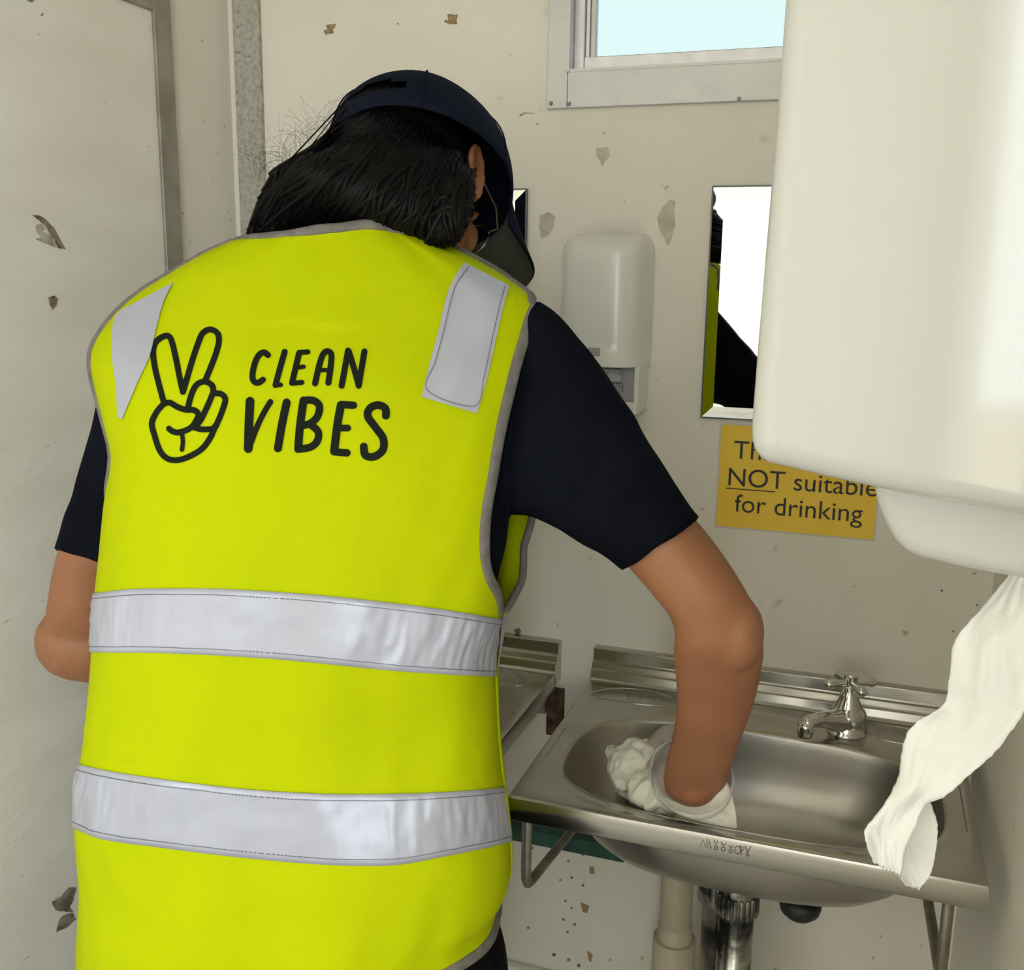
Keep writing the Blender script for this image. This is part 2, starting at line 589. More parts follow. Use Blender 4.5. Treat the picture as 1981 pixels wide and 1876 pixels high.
WPl = ('y', WY)
for pts, mt in [
    ([(632, 48), (650, 46), (648, 54), (645, 56), (646, 64), (630, 67), (627, 60), (634, 57)], 'chip_brown'),
    ([(867, 27), (886, 29), (884, 41), (884, 48), (872, 47), (859, 43), (862, 37), (868, 41)], 'chip_brown'),
    ([(1154, 286), (1176, 284), (1180, 300), (1172, 310), (1166, 322), (1162, 312), (1154, 302)], 'chip_pale'),
    ([(1296, 386), (1306, 388), (1304, 412), (1306, 436), (1300, 458), (1292, 476), (1284, 460), (1276, 446), (1271, 420), (1282, 402)], 'chip_pale'),
    ([(1046, 416), (1062, 410), (1074, 420), (1070, 440), (1060, 456), (1048, 460), (1044, 440)], 'chip_pale'),
    ([(994, 1218), (1004, 1214), (1008, 1222), (1002, 1230)], 'chip_dark'),
]:
    patch('paint_chip', sub_pts(pts, 3, 1.0), WPl, 0.0002, MT[mt], wall_back, 0.0008)
for px, py, s in [(1258, 662, 3), (1060, 438, 3), (1822, 1142, 3), (1890, 1170, 2.4), (1844, 1221, 2.4), (770, 46, 2), (1040, 240, 2),
                  (1128, 1652, 3), (1100, 1665, 3), (1106, 1697, 3), (1128, 1712, 3), (1094, 1742, 3), (1106, 1756, 2.5), (1090, 1778, 3), (1112, 1788, 3.5),
                  (1022, 1794, 3), (1098, 1802, 3), (1072, 1846, 4), (1100, 1856, 3.5), (1120, 1867, 4), (1084, 1702, 2.5), (1030, 1640, 2.5), (980, 1684, 2.5)]:
    patch('dirt_speck', [(px + s * math.cos(a), py + s * 0.9 * math.sin(a)) for a in [k * PI / 3 for k in range(6)]], WPl, 0.0002, MT['chip_dark'], wall_back, 0.0006)
for pts in [[(1140, 1628), (1152, 1630), (1148, 1650), (1142, 1648)], [(1140, 1676), (1150, 1676), (1150, 1690), (1142, 1690)],
            [(1124, 1745), (1140, 1752), (1136, 1766), (1126, 1762)], [(1136, 1838), (1146, 1845), (1144, 1860), (1140, 1858)]]:
    patch('rust_spot', sub_pts(pts, 3, 0.8), WPl, 0.0003, MT['rust_stain'], wall_back, 0.0008)
patch('paint_crack', [(1005, 222), (1016, 217), (1034, 219), (1034, 221), (1016, 220), (1006, 225)], WPl, 0.0002, MT['chip_grey'], wall_back, 0.0006)

# ------------------------------------------------------------------ window
fx0 = at(1060, 212, WY).x
fz0 = at(1060, 212, WY).z
win = struct(box('window_1', (fx0, WY - 0.007, fz0), (WX0 + 0.0, WY + 0.001, WZ1 + 0.045), MT['alu'], bev=0.001))
FZ1 = WZ1 + 0.045
FX1 = WX1 + 0.03
box('frame_flange', (WX0 + 0.0004, WY - 0.007, fz0), (FX1, WY + 0.001, WZ0), MT['alu'], win, bev=0.001)
box('frame_flange', (WX0 + 0.0004, WY - 0.007, WZ1), (FX1, WY + 0.001, FZ1), MT['alu'], win, bev=0.001)
box('frame_flange', (WX1, WY - 0.007, WZ0 + 0.0004), (FX1, WY + 0.001, WZ1 - 0.0004), MT['alu'], win, bev=0.001)
# reveal lining and sash tracks
box('reveal', (WX0 - 0.002, WY - 0.0095, WZ0), (WX0 + 0.003, WY + T, WZ1), MT['alu'], win)
box('reveal', (WX0 + 0.003, WY - 0.006, WZ0 - 0.002), (WX1, WY + T, WZ0 + 0.004), MT['alu'], win)
box('reveal', (WX0 + 0.003, WY, WZ1 - 0.004), (WX1, WY + T, WZ1 + 0.002), MT['alu'], win)
box('reveal', (WX1 - 0.003, WY, WZ0), (WX1 + 0.002, WY + T, WZ1), MT['alu'], win)
SX0 = WX0 + 0.014
box('sash_stile', (WX0 + 0.003, WY + 0.012, WZ0 + 0.004), (SX0 + 0.004, WY + 0.04, WZ1 - 0.004), MT['alu_bare'], win, bev=0.001)
box('sash_stile', (SX0 + 0.004, WY + 0.018, WZ0 + 0.022), (SX0 + 0.010, WY + 0.036, WZ1 - 0.02), MT['alu_bare'], win, bev=0.001)
box('sash_stile', (SX0 + 0.010, WY + 0.022, WZ0 + 0.022), (SX0 + 0.017, WY + 0.036, WZ1 - 0.02), MT['alu'], win, bev=0.001)
box('sash_stile', (WX1 - 0.02, WY + 0.018, WZ0 + 0.004), (WX1 - 0.003, WY + 0.04, WZ1 - 0.004), MT['alu_bare'], win, bev=0.001)
box('sash_rail', (SX0 + 0.0042, WY + 0.012, WZ0 + 0.004), (WX1 - 0.02, WY + 0.04, WZ0 + 0.022), MT['alu_bare'], win, bev=0.001)
box('sash_rail', (SX0 + 0.0042, WY + 0.012, WZ1 - 0.02), (WX1 - 0.02, WY + 0.04, WZ1 - 0.004), MT['alu_bare'], win, bev=0.001)
box('pane', (SX0 + 0.012, WY + 0.027, WZ0 + 0.018), (WX1 - 0.016, WY + 0.0274, WZ1 - 0.016), MT['pane'], win)
for px, py in [(1066, 200), (1101, 201), (1430, 191)]:
    P = at(px, py, WY - 0.007)
    v, f = lathe_data([(0.0028, 0.0), (0.0028, 0.001), (0.002, 0.0018)], P, (0, -1, 0), 12)
    mesh_obj('screw', v, f, MT['screw'], win)

# ------------------------------------------------------------------ mirrors
def mirror(name, x0, x1, z0, z1, label):
    root = empty(name, ((x0 + x1) / 2, WY, z0), label, 'mirror', 'frameless mirrors on the back wall')
    bv, y0, y1 = 0.016, WY - 0.0045, WY - 0.0065
    v = [(x0, y0, z0), (x1, y0, z0), (x1, y0, z1), (x0, y0, z1), (x0 + bv, y1, z0 + bv), (x1 - bv, y1, z0 + bv), (x1 - bv, y1, z1 - bv), (x0 + bv, y1, z1 - bv)]
    mesh_obj('glass', v, [(4, 5, 6, 7), (0, 1, 5, 4), (1, 2, 6, 5), (2, 3, 7, 6), (3, 0, 4, 7)], MT['mirror'], root)
    box('backing', (x0 - 0.0015, WY - 0.0046, z0 - 0.0015), (x1 + 0.0015, WY + 0.0005, z1 + 0.0015), MT['mirror_edge'], root)
    return root


mz1 = CAMZ + 0.119
mirror('wall_mirror', -0.2165, 0.07, 1.255, mz1, 'tall frameless mirror on the wall just above the yellow sign')
mirror('wall_mirror', -0.765, -0.4835, 1.255, mz1, 'frameless mirror mostly hidden behind the dark cap of the worker')

# ------------------------------------------------------------------ yellow sign
def text_mesh(name, body, size, mt, loc, parent, xscale=1.0):
    cu = bpy.data.curves.new(name, 'FONT')
    cu.body = body
    cu.size = size
    cu.extrude = 0.00015
    o = bpy.data.objects.new(name + '_src', cu)
    COL.objects.link(o)
    bpy.context.view_layer.update()
    me = bpy.data.meshes.new_from_object(o.evaluated_get(bpy.context.evaluated_depsgraph_get()))
    bpy.data.objects.remove(o)
    mw = Matrix.Translation(loc) @ Matrix.Rotation(PI / 2, 4, 'X') @ Matrix.Diagonal((xscale, 1, 1, 1))
    me.transform(mw)
    me.materials.clear()
    me.materials.append(mt)
    ob = bpy.data.objects.new(name, me)
    COL.objects.link(ob)
    adopt(ob, parent)
    return ob


sg = empty('warning_sign', (-0.08, WY, 1.1), 'yellow laminated sign saying the water is not suitable for drinking', 'sign')
sx0, sx1, sz0, sz1 = -0.188, 0.0265, 1.0985, 1.2455


def plate(name, x0, x1, z0, z1, cut, ya, yb, mt):
    pts = [(x0, z0), (x1, z0), (x1, z1 - cut[1]), (x1 - cut[0], z1), (x0 + 0.004, z1), (x0, z1 - 0.004)]
    v = [(x, ya, z) for x, z in pts] + [(x, yb, z) for x, z in pts]
    n = len(pts)
    f = [tuple(range(n)), tuple(reversed(range(n, 2 * n)))] + [(i, (i + 1) % n, n + (i + 1) % n, n + i) for i in range(n)]
    return mesh_obj(name, v, f, mt, sg)


plate('laminate', sx0 - 0.0025, sx1 + 0.0025, sz0 - 0.0025, sz1 + 0.0025, (0.0, 0.0), WY + 0.0003, WY - 0.0010, MT['sign_edge'])
plate('card', sx0, sx1, sz0, sz1, (0.0, 0.0), WY - 0.0005, WY - 0.0014, MT['sign'])


def base_at(px, py):
    return at(px, py, WY - 0.0016)


ts = 0.0368
p1 = base_at(1418, 886)
text_mesh('lettering', 'This water is', ts, MT['ink'], p1, sg, 1.0)
p2 = base_at(1405, 938)
text_mesh('lettering', 'NOT suitable', ts, MT['ink'], p2, sg, 1.0)
p3 = base_at(1420, 989)
text_mesh('lettering', 'for drinking', ts, MT['ink'], p3, sg, 1.0)
ua, ub = base_at(1405, 942), base_at(1499, 949)
box('underline', (ua.x, WY - 0.0018, ua.z - 0.0022), (ub.x, WY - 0.0013, ua.z - 0.0008), MT['ink'], sg)

# ------------------------------------------------------------------ soap dispenser on the back wall
sd = empty('soap_dispenser', (-0.355, WY, 1.23), 'white wall soap dispenser with a rounded top and grey pump panel', 'dispenser')
sxa, sxb = -0.4145, -0.2925
szt, szb = CAMZ + 0.057, CAMZ - 0.19


def shell_section(z, n=28):
    """horizontal section of the cover at height z, back on wall, bowed front"""
    # top rounding
    k = max(0.0, min(1.0, (szt - z) / 0.030))
    r = math.sqrt(max(0.0, 1 - (1 - k) ** 2))
    half = (sxb - sxa) / 2 * (0.72 + 0.28 * r)
    dep = 0.092 * (0.25 + 0.75 * r)
    xc = (sxa + sxb) / 2
    out = []
    for i in range(n):
        t = -1 + 2 * i / (n - 1)
        s = abs(t)
        prof = (1 - s ** 3.2) ** (1 / 2.6)
        out.append((xc + half * math.copysign(1 - (1 - s) ** 1.25, t), WY - dep * prof, z))
    return out


zs = [szt - 0.0002, szt - 0.0012, szt - 0.004, szt - 0.008, szt - 0.013, szt - 0.02, szt - 0.03, szt - 0.05, szt - 0.09, CAMZ - 0.05, CAMZ - 0.09, CAMZ - 0.123]
v = []
for z in zs:
    v += shell_section(z)
f = grid_faces(28, len(zs))
f.append(tuple(range(28)))
f.append(tuple(reversed(range(28 * (len(zs) - 1), 28 * len(zs)))))
mesh_obj('cover', v, f, MT['soap'], sd, smooth=True)
zm = CAMZ - 0.123
box('back_plate', (sxa + 0.003, WY - 0.03, szb), (sxb - 0.003, WY + 0.0005, zm), MT['soap'], sd, bev=0.003)
box('side_cheek', (sxb - 0.010, WY - 0.066, szb + 0.004), (sxb - 0.003, WY - 0.028, zm + 0.001), MT['soap'], sd, bev=0.002)
box('side_cheek', (sxa + 0.003, WY - 0.066, szb + 0.004), (sxa + 0.010, WY - 0.028, zm + 0.001), MT['soap'], sd, bev=0.002)
box('pump_panel', (sxa + 0.010, WY - 0.060, szb + 0.018), (sxb - 0.010, WY - 0.028, zm + 0.001), MT['soap_grey'], sd)
box('pump_plate', (sxa + 0.02, WY - 0.066, zm - 0.022), (sxb - 0.028, WY - 0.059, zm - 0.004), MT['soap_lgrey'], sd, bev=0.001)
box('pump_slot', (sxa + 0.02, WY - 0.064, zm - 0.036), (sxb - 0.026, WY - 0.059, zm - 0.024), mat('dark grey slot', (0.27, 0.27, 0.29), 0.5), sd, bev=0.001)
box('drip_lip', (sxa + 0.006, WY - 0.07, szb), (sxb - 0.004, WY - 0.028, szb + 0.018), MT['soap'], sd, bev=0.003)
for dx in (0.03, 0.048):
    v, f = lathe_data([(0.0025, 0), (0.0025, 0.001), (0.0015, 0.0018)], (sxb - dx, WY - 0.066, zm - 0.010), (0, -1, 0), 10)
    mesh_obj('rivet', v, f, MT['soap_grey'], sd)
box('cover_catch', (-0.362, WY - 0.0935, CAMZ - 0.108), (-0.345, WY - 0.088, CAMZ - 0.097), MT['soap_grey'], sd, bev=0.001)

# ------------------------------------------------------------------ basins
RIMZ = 0.85
BX0, BX1, BY0, BY1 = -0.360, 0.158, 1.0415, 1.424
OCX, OCY, OA, OB, ON = -0.101, 1.203, 0.2265, 0.132, 3.0


def open_r(phi):
    c, s = abs(math.cos(phi)), abs(math.sin(phi))
    return ((c / OA) ** ON + (s / OB) ** ON) ** (-1 / ON)


def rect_r(phi, inset=0.0):
    c, s = math.cos(phi), math.sin(phi)
    tx = ((BX1 - inset - OCX) / c) if c > 1e-9 else (((BX0 + inset) - OCX) / c if c < -1e-9 else 1e9)
    ty = ((BY1 - inset - OCY) / s) if s > 1e-9 else (((BY0 + inset) - OCY) / s if s < -1e-9 else 1e9)
    return min(tx, ty)


angs = [2 * PI * k / 120 for k in range(120)]
for cx_, cy_ in ((BX0, BY0), (BX1, BY0), (BX1, BY1), (BX0, BY1)):
    angs.append(math.atan2(cy_ - OCY, cx_ - OCX) % (2 * PI))
angs = sorted(angs)
NA = len(angs)


def loop_pts(rf, z):
    return [Vector((OCX + rf(a) * math.cos(a), OCY + rf(a) * math.sin(a), z)) for a in angs]


def build_sink(label, group):
    root = empty('wash_basin', (BX0, BY0, RIMZ - 0.16), label, 'sink', group)
    loops = [loop_pts(lambda a: rect_r(a, 0.012), RIMZ - 0.029), loop_pts(lambda a: rect_r(a, 0.001), RIMZ - 0.029), loop_pts(lambda a: rect_r(a, 0.0), RIMZ - 0.027),
             loop_pts(lambda a: rect_r(a, 0.0), RIMZ - 0.0035), loop_pts(lambda a: rect_r(a, 0.0012), RIMZ - 0.001), loop_pts(lambda a: rect_r(a, 0.004), RIMZ)]

    def mixr(k, ex=0.0):
        return lambda a: rect_r(a, 0.004) * (1 - k) + (open_r(a) * 1.0) * k
    loops.append(loop_pts(lambda a: rect_r(a, 0.010), RIMZ))
    loops.append(loop_pts(lambda a: min(rect_r(a, 0.012), open_r(a) + 0.030), RIMZ - 0.0003))
    loops.append(loop_pts(lambda a: min(rect_r(a, 0.013), open_r(a) + 0.026), RIMZ - 0.0018))
    loops.append(loop_pts(lambda a: min(rect_r(a, 0.014), open_r(a) + 0.016), RIMZ - 0.0022))
    loops.append(loop_pts(lambda a: open_r(a) + 0.007, RIMZ - 0.003))
    loops.append(loop_pts(lambda a: open_r(a) + 0.002, RIMZ - 0.0055))
    v, f = [], []
    for lp in loops:
        v += lp
    f = grid_faces(NA, len(loops), 0, True)
    deck = mesh_obj('rim', v, f, MT['steel'], root, smooth=True)
    deck.modifiers.new('e', 'EDGE_SPLIT').split_angle = math.radians(32)
    prof = [(1.01, -0.0054), (1.0, -0.010), (0.985, -0.020), (0.955, -0.042), (0.91, -0.066), (0.84, -0.088), (0.75, -0.104), (0.62, -0.116), (0.44, -0.124), (0.2, -0.128), (0.1, -0.129)]
    v, f = [], []
    for s, dz in prof:
        v += loop_pts(lambda a, s=s: open_r(a) * s, RIMZ + dz)
    f = grid_faces(NA, len(prof), 0, True)
    f.append(tuple(range(NA * (len(prof) - 1), NA * len(prof))))
    bowl = mesh_obj('bowl', v, f, MT['steel_dark'], root, smooth=True)
    sm = bowl.modifiers.new('t', 'SOLIDIFY')
    sm.thickness = 0.0012
    sm.offset = 1
    # waste outlet
    v, f = lathe_data([(0.034, 0.002), (0.034, 0.004), (0.026, 0.003), (0.022, -0.004)], (OCX + 0.0, OCY + 0.02, RIMZ - 0.128), (0, 0, 1), 24)
    mesh_obj('waste_outlet', v, f, MT['chrome'], bowl, smooth=True)
    # splashback: stepped profile swept along X
    pr = [(BY1 - 0.004, 0.0), (BY1 + 0.0, 0.003), (BY1 + 0.003, 0.014), (BY1 + 0.006, 0.015), (BY1 + 0.007, 0.017), (BY1 + 0.010, 0.024), (BY1 + 0.014, 0.0245), (BY1 + 0.015, 0.027),
          (BY1 + 0.017, 0.043), (BY1 + 0.020, 0.0445), (WY + 0.0005, 0.0445), (WY + 0.0005, -0.02), (BY1 - 0.004, -0.02)]
    v = [(BX0, y, RIMZ + z) for y, z in pr] + [(BX1, y, RIMZ + z) for y, z in pr]
    n = len(pr)
    f = [(i, (i + 1) % n, n + (i + 1) % n, n + i) for i in range(n)] + [tuple(reversed(range(n))), tuple(range(n, 2 * n))]
    sp = mesh_obj('splashback', v, f, MT['steel'], root)
    bv = sp.modifiers.new('b', 'BEVEL')
    bv.width = 0.0008
    bv.segments = 2
    # pressed soap dishes in the back corners
    for sx in (-1, 1):
        cx, cy, hw = OCX + sx * 0.182, BY1 - 0.040, (0.062 if sx < 0 else 0.045)
        pts = [(cx + sx * hw * math.cos(t), cy + 0.026 * math.sin(t) - 0.016 * max(0, math.cos(t)) ** 2, RIMZ - 0.0006) for t in [k * 2 * PI / 40 for k in range(41)]]
        tube('soap_ridge', pts, 0.0018, MT['steel'], deck, n=8, cap=False)
        for k in range(4):
            x = cx - sx * 0.03 + sx * k * 0.018
            tube('soap_ridge', [(x, cy - 0.013, RIMZ - 0.0004), (x + sx * 0.004, cy + 0.010, RIMZ - 0.0004)], 0.0011, MT['steel'], deck, n=6)
    # bent rod brackets below
    for X in (-0.342, 0.125):
        pts = [(X, 1.068, RIMZ - 0.026), (X, 1.066, RIMZ - 0.10), (X, 1.0665, RIMZ - 0.118), (X, 1.074, RIMZ - 0.128), (X, 1.088, RIMZ - 0.133), (X, WY, RIMZ - 0.20)]
        tube('bracket', pts, 0.0062, MT['rod'], root, n=10)
    box('wall_cleat', (BX0 + 0.02, WY - 0.018, RIMZ - 0.075), (BX1 - 0.02, WY + 0.0005, RIMZ - 0.02), MT['rod'], root)
    # pillar tap
    tp = Vector((0.012, 1.372, RIMZ - 0.001))
    prof = [(0.027, 0.0), (0.027, 0.003), (0.0245, 0.005), (0.0240, 0.016), (0.0240, 0.027), (0.0225, 0.031), (0.018, 0.034), (0.0165, 0.039), (0.0140, 0.045), (0.0120, 0.050), (0.0120, 0.056), (0.009, 0.059), (0.009, 0.066)]
    v, f = lathe_data(prof, tp, (0, 0, 1), 24)
    # spout leaves the body and dips
    d = (at(1548, 1385, 1.29) - tp)
    d.z = 0
    d.normalize()
    s0 = tp + Vector((0, 0, 0.016))
    pts = [s0, s0 + d * 0.022 + Vector((0, 0, 0.005)), s0 + d * 0.042 + Vector((0, 0, 0.011)), s0 + d * 0.064 + Vector((0, 0, 0.017)), s0 + d * 0.084 + Vector((0, 0, 0.018))]
    tube_data(pts, [0.0190, 0.0155, 0.0118, 0.0098, 0.0092], 14, True, v, f)
    tap = mesh_obj('tap', v, f, MT['chrome'], root, smooth=True)
    e = s0 + d * 0.088 + Vector((0, 0, 0.004))
    v, f = lathe_data([(0.004, 0.021), (0.009, 0.0195), (0.0105, 0.014), (0.0100, 0.004), (0.0085, 0.0), (0.005, 0.0)], e + Vector((0, 0, -0.004)), (0, 0, 1), 18)
    mesh_obj('spout_nozzle', v, f, MT['chrome'], tap, smooth=True)
    hz = tp + Vector((0, 0, 0.070))
    v, f = lathe_data([(0.004, -0.006), (0.0085, -0.003), (0.0095, 0.003), (0.0085, 0.008), (0.0100, 0.0105), (0.0090, 0.013), (0.004, 0.0145)], hz, (0, 0, 1), 18)
    for k in range(4):
        a = k * PI / 2 + math.radians(28)
        dv = Vector((math.cos(a), math.sin(a), 0))
        tube_data([hz + dv * 0.005, hz + dv * 0.016, hz + dv * 0.024, hz + dv * 0.030], [0.0042, 0.0050, 0.0068, 0.0076], 10, True, v, f)
    mesh_obj('tap_handle', v, f, MT['chrome'], tap, smooth=True)
    return root


def etched(strokes, parent, Y, mt, w=1.6):
    """stamped marks on the front apron"""
    v, f = [], []
    for st in strokes:
        pts = [at(px, py, Y) for px, py in st]
        tube_data(pts, w / 1980.0 * 0.6, 6, True, v, f)
    return mesh_obj('stamp', v, f, mt, parent)


sink_r = build_sink('stainless basin with a gloved hand wiping inside it', 'stainless wash basins on the back wall')


def copy_tree(o, parent=None):
    c = o.copy()
    COL.objects.link(c)
    if parent is not None:
        c.parent = parent
        c.matrix_parent_inverse = o.matrix_parent_inverse.copy()
    for ch in o.children:
        copy_tree(ch, c)
    return c


bpy.context.view_layer.update()
sink_l = copy_tree(sink_r)
sink_l.location.x += -0.415 - BX1
sink_l['label'] = 'stainless basin partly hidden behind the yellow vest, rusty bracket under its edge'


def cz(u, v):
    return (1320 + u / 12.38, 1600 + v / 12.38)


def circ(cx, cy, rx, ry):
    return [cz(cx + rx * math.cos(k * PI / 5), cy + ry * math.sin(k * PI / 5)) for k in range(11)]


etched([[cz(440, 460), cz(485, 280), cz(560, 470), cz(600, 290)], [cz(595, 490), cz(640, 320), cz(690, 510)],
        [cz(765, 310), cz(800, 440), cz(845, 330)], circ(800, 500, 45, 42), [cz(930, 360), cz(985, 450), cz(1045, 370)], circ(978, 525, 48, 48),
        [cz(1120, 440), cz(1160, 500), cz(1205, 450)], circ(1160, 570, 45, 45), circ(1325, 545, 70, 95),
        [cz(1400, 440), cz(1412, 660)], [cz(1402, 445), cz(1490, 500), cz(1415, 575)], [cz(1510, 450), cz(1600, 700)], [cz(1640, 460), cz(1520, 660), cz(1600, 690)]],
       sink_r, BY0 - 0.0002, MT['etched'])

# rusty bracket on the wall under the left basin
rb = empty('rusty_bracket', (-0.425, WY, 0.72), 'rusty brown angle bracket on the wall between the two basins', 'bracket')
box('wall_leg', (-0.436, WY - 0.006, 0.735), (-0.408, WY + 0.0005, 0.815), MT['rust'], rb, bev=0.001)
box('shelf_leg', (-0.413, WY - 0.05, 0.800), (-0.409, WY - 0.005, 0.815), MT['rust'], rb, bev=0.001)

# waste pipes
pp = empty('waste_pipe', (-0.203, 1.36, 0.0), 'cream plastic waste pipe with a wide coupling below the basin', 'pipe')
P0 = Vector((-0.2035, 1.36, 0.0))
v, f = lathe_data([(0.0235, 0.44), (0.0235, 0.69)], P0, (0, 0, 1), 28)
mesh_obj('upper_pipe', v, f, MT['pvc'], pp, smooth=False)
for p in bpy.data.objects['upper_pipe'].data.polygons:
    p.use_smooth = len(p.vertices) == 4
v, f = lathe_data([(0.026, 0.35), (0.0305, 0.37), (0.0315, 0.45), (0.0312, 0.4905), (0.0255, 0.491), (0.0252, 0.512), (0.0235, 0.514)], P0, (0, 0, 1), 28)
o = mesh_obj('coupling', v, f, MT['pvc'], pp, smooth=True)
o.modifiers.new('e', 'EDGE_SPLIT').split_angle = math.radians(40)
v, f = lathe_data([(0.0225, 0.0), (0.0225, 0.36)], P0, (0, 0, 1), 24)
mesh_obj('lower_pipe', v, f, MT['pvc'], pp, smooth=True)

tr_ = empty('trap_pipe', (-0.115, 1.27, 0.0), 'stained chrome trap pipe with a ribbed nut under the basin', 'pipe')
Q = at(1425, 1760, 1.27)
Q0 = Vector((Q.x, 1.27, 0))
v, f = lathe_data([(0.0235, 0.28), (0.0235, 0.62)], Q0, (0, 0, 1), 26)
mesh_obj('trap_body', v, f, MT['dirty_chrome'], tr_, smooth=True)
v, f = [], []
for k in range(20):
    a = 2 * PI * k / 20
    c0 = Q0 + Vector((math.cos(a) * 0.026, math.sin(a) * 0.026, 0))
    tube_data([c0 + Vector((0, 0, 0.617)), c0 + Vector((0, 0, 0.643))], 0.0036, 8, True, v, f)
lathe_data([(0.0262, 0.614), (0.0268, 0.616), (0.0268, 0.644), (0.024, 0.69)], Q0, (0, 0, 1), 26, v, f)
mesh_obj('ribbed_nut', v, f, MT['dirty_chrome'], tr_, smooth=True)
Q1 = Q0 + Vector((-0.030, 0.035, 0))
v, f = lathe_data([(0.020, 0.25), (0.020, 0.60), (0.027, 0.605), (0.027, 0.625), (0.021, 0.65), (0.02, 0.69)], Q1, (0, 0, 1), 24)
o = mesh_obj('side_pipe', v, f, MT['dirty_chrome'], tr_, smooth=True)
tube('trap_bend', [Q0 + Vector((0, 0, 0.30)), Q0 + Vector((-0.004, 0.005, 0.26)), Q0 + Vector((-0.015, 0.0175, 0.235)), Q0 + Vector((-0.026, 0.03, 0.26)), Q1 + Vector((0, 0, 0.30))], 0.0215, MT['dirty_chrome'], tr_, n=16)
R0 = at(1548, 1752, 1.215)
v, f = lathe_data([(0.006, -0.021), (0.016, -0.020), (0.024, -0.012), (0.026, -0.004), (0.026, 0.006)], R0 + Vector((0, 0, 0.006)), (0, 0, 1), 22)
o = mesh_obj('rubber_plug_seat', v, f, MT['rubber'], None, smooth=True)
finish(o, None, 'black rubber cap on the underside of the basin bowl', 'cap')

# ------------------------------------------------------------------ paper towel dispenser on the right wall
td = empty('towel_dispenser', (XR, 0.6, 1.34), 'large glossy white paper towel dispenser mounted close on the right wall', 'dispenser')
DYN, DYF = 0.45, 0.76


def extrude_profile(name, pts, y0, y1, mt, parent, bev, seg=6, taper=0.0):
    bm = bmesh.new()
    fr = [bm.verts.new((x, y0, z)) for x, z in pts]
    ctr = (sum(p[0] for p in pts) / len(pts), sum(p[1] for p in pts) / len(pts))
    bk = [bm.verts.new((x + (ctr[0] - x) * taper, y1, z + (ctr[1] - z) * taper)) for x, z in pts]
    bm.faces.new(fr)
    bm.faces.new(list(reversed(bk)))
    n = len(pts)
    for i in range(n):
        bm.faces.new((fr[i], bk[i], bk[(i + 1) % n], fr[(i + 1) % n]))
    o = bm_obj(name, bm, mt, parent, smooth=True)
    b = o.modifiers.new('b', 'BEVEL')
    b.width = bev
    b.segments = seg
    b.limit_method = 'ANGLE'
    b.angle_limit = math.radians(35)
    o.modifiers.new('w', 'WEIGHTED_NORMAL').keep_sharp = False
    return o


def w2(px, py, Y=DYN):
    P = at(px, py, Y)
    return (P.x, P.z)


left = [(1522, -90), (1515, 0), (1507, 110), (1497, 240), (1487, 360), (1477, 480), (1468, 590), (1459, 700), (1452, 790), (1449, 835)]
corner = [(1450, 858), (1455, 876), (1466, 891), (1482, 902)]
bottom = [(1540, 915), (1600, 930), (1690, 950), (1800, 973), (1981, 1003), (2060, 1014)]
prof = [w2(*p) for p in left + corner + bottom]
zb = prof[-1][1]
prof += [(XR + 0.0005, zb - 0.004), (XR + 0.0005, CAMZ + 0.26), (0.10, CAMZ + 0.265), (0.02, CAMZ + 0.25), (-0.02, CAMZ + 0.225), (-0.040, CAMZ + 0.18)]
extrude_profile('cover', prof, DYN, DYF, MT['abs'], td, 0.012, 6)
tray = [(1690, 940), (1700, 985), (1716, 1020), (1734, 1052), (1756, 1072), (1785, 1085), (1850, 1100), (1930, 1116), (2060, 1138)]
tp_ = [w2(px, py, DYN + 0.03) for px, py in tray]
tp_ += [(XR + 0.0005, tp_[-1][1] - 0.002), (XR + 0.0005, prof[8][1] + 0.02), (tp_[0][0], prof[8][1] + 0.02)]
extrude_profile('paper_chute', tp_, DYN + 0.03, DYF - 0.02, MT['abs_tray'], td, 0.008, 5)
bpy.context.view_layer.update()

# paper towel strip hanging out of the dispenser
pt_ = empty('paper_towel', (0.05, 0.58, 1.1), 'torn strip of white paper towel hanging from the large dispenser', 'paper towel')


def sheet(name, Ledge, Redge, Ys, mt, parent, nu=22, sub=8, amp=0.004, jag_end=0.003, twist=None, seed=0.0, bulge=0.0):
    """crumpled sheet between two pixel edge curves; Ys gives (Y left, Y right) per station"""
    LP = [at(x, y, Y[0]) for (x, y), Y in zip(Ledge, Ys)]
    RP = [at(x, y, Y[1]) for (x, y), Y in zip(Redge, Ys)]
    Lc, Rc = catmull(LP, sub), catmull(RP, sub)
    v = []
    nv = len(Lc)
    for j in range(nv):
        for i in range(nu):
            t = i / (nu - 1)
            p = Lc[j].lerp(Rc[j], t)
            d = (p - CAM).normalized()
            w = math.sin(PI * t) ** 0.5
            q = Vector((t * 1.6 + seed, j / nv * 4.0, seed))
            n1 = noise.noise(q) * amp * 2.0 + abs(noise.noise(Vector((t * 3.2 + seed, j / nv * 8.0 - t * 3, seed + 3)))) * amp * 1.2
            n1 += noise.noise(Vector((t * 9.0 + j / nv * 6, j / nv * 16, seed + 7))) * amp * 0.16
            p = p + d * (n1 * (0.35 + 0.65 * w) - bulge * math.sin(PI * t))
            if (i == 0 or i == nu - 1):
                p += (Rc[j] - Lc[j]).normalized() * random.uniform(-1, 1) * 0.0004
            if j == nv - 1:
                p += (Lc[j] - Lc[j - 1]).normalized() * random.uniform(-1, 1) * jag_end
            v.append(p)
    o = mesh_obj(name, v, grid_faces(nu, nv), mt, parent, smooth=True)
    s = o.modifiers.new('t', 'SOLIDIFY')
    s.thickness = 0.0005
    return o


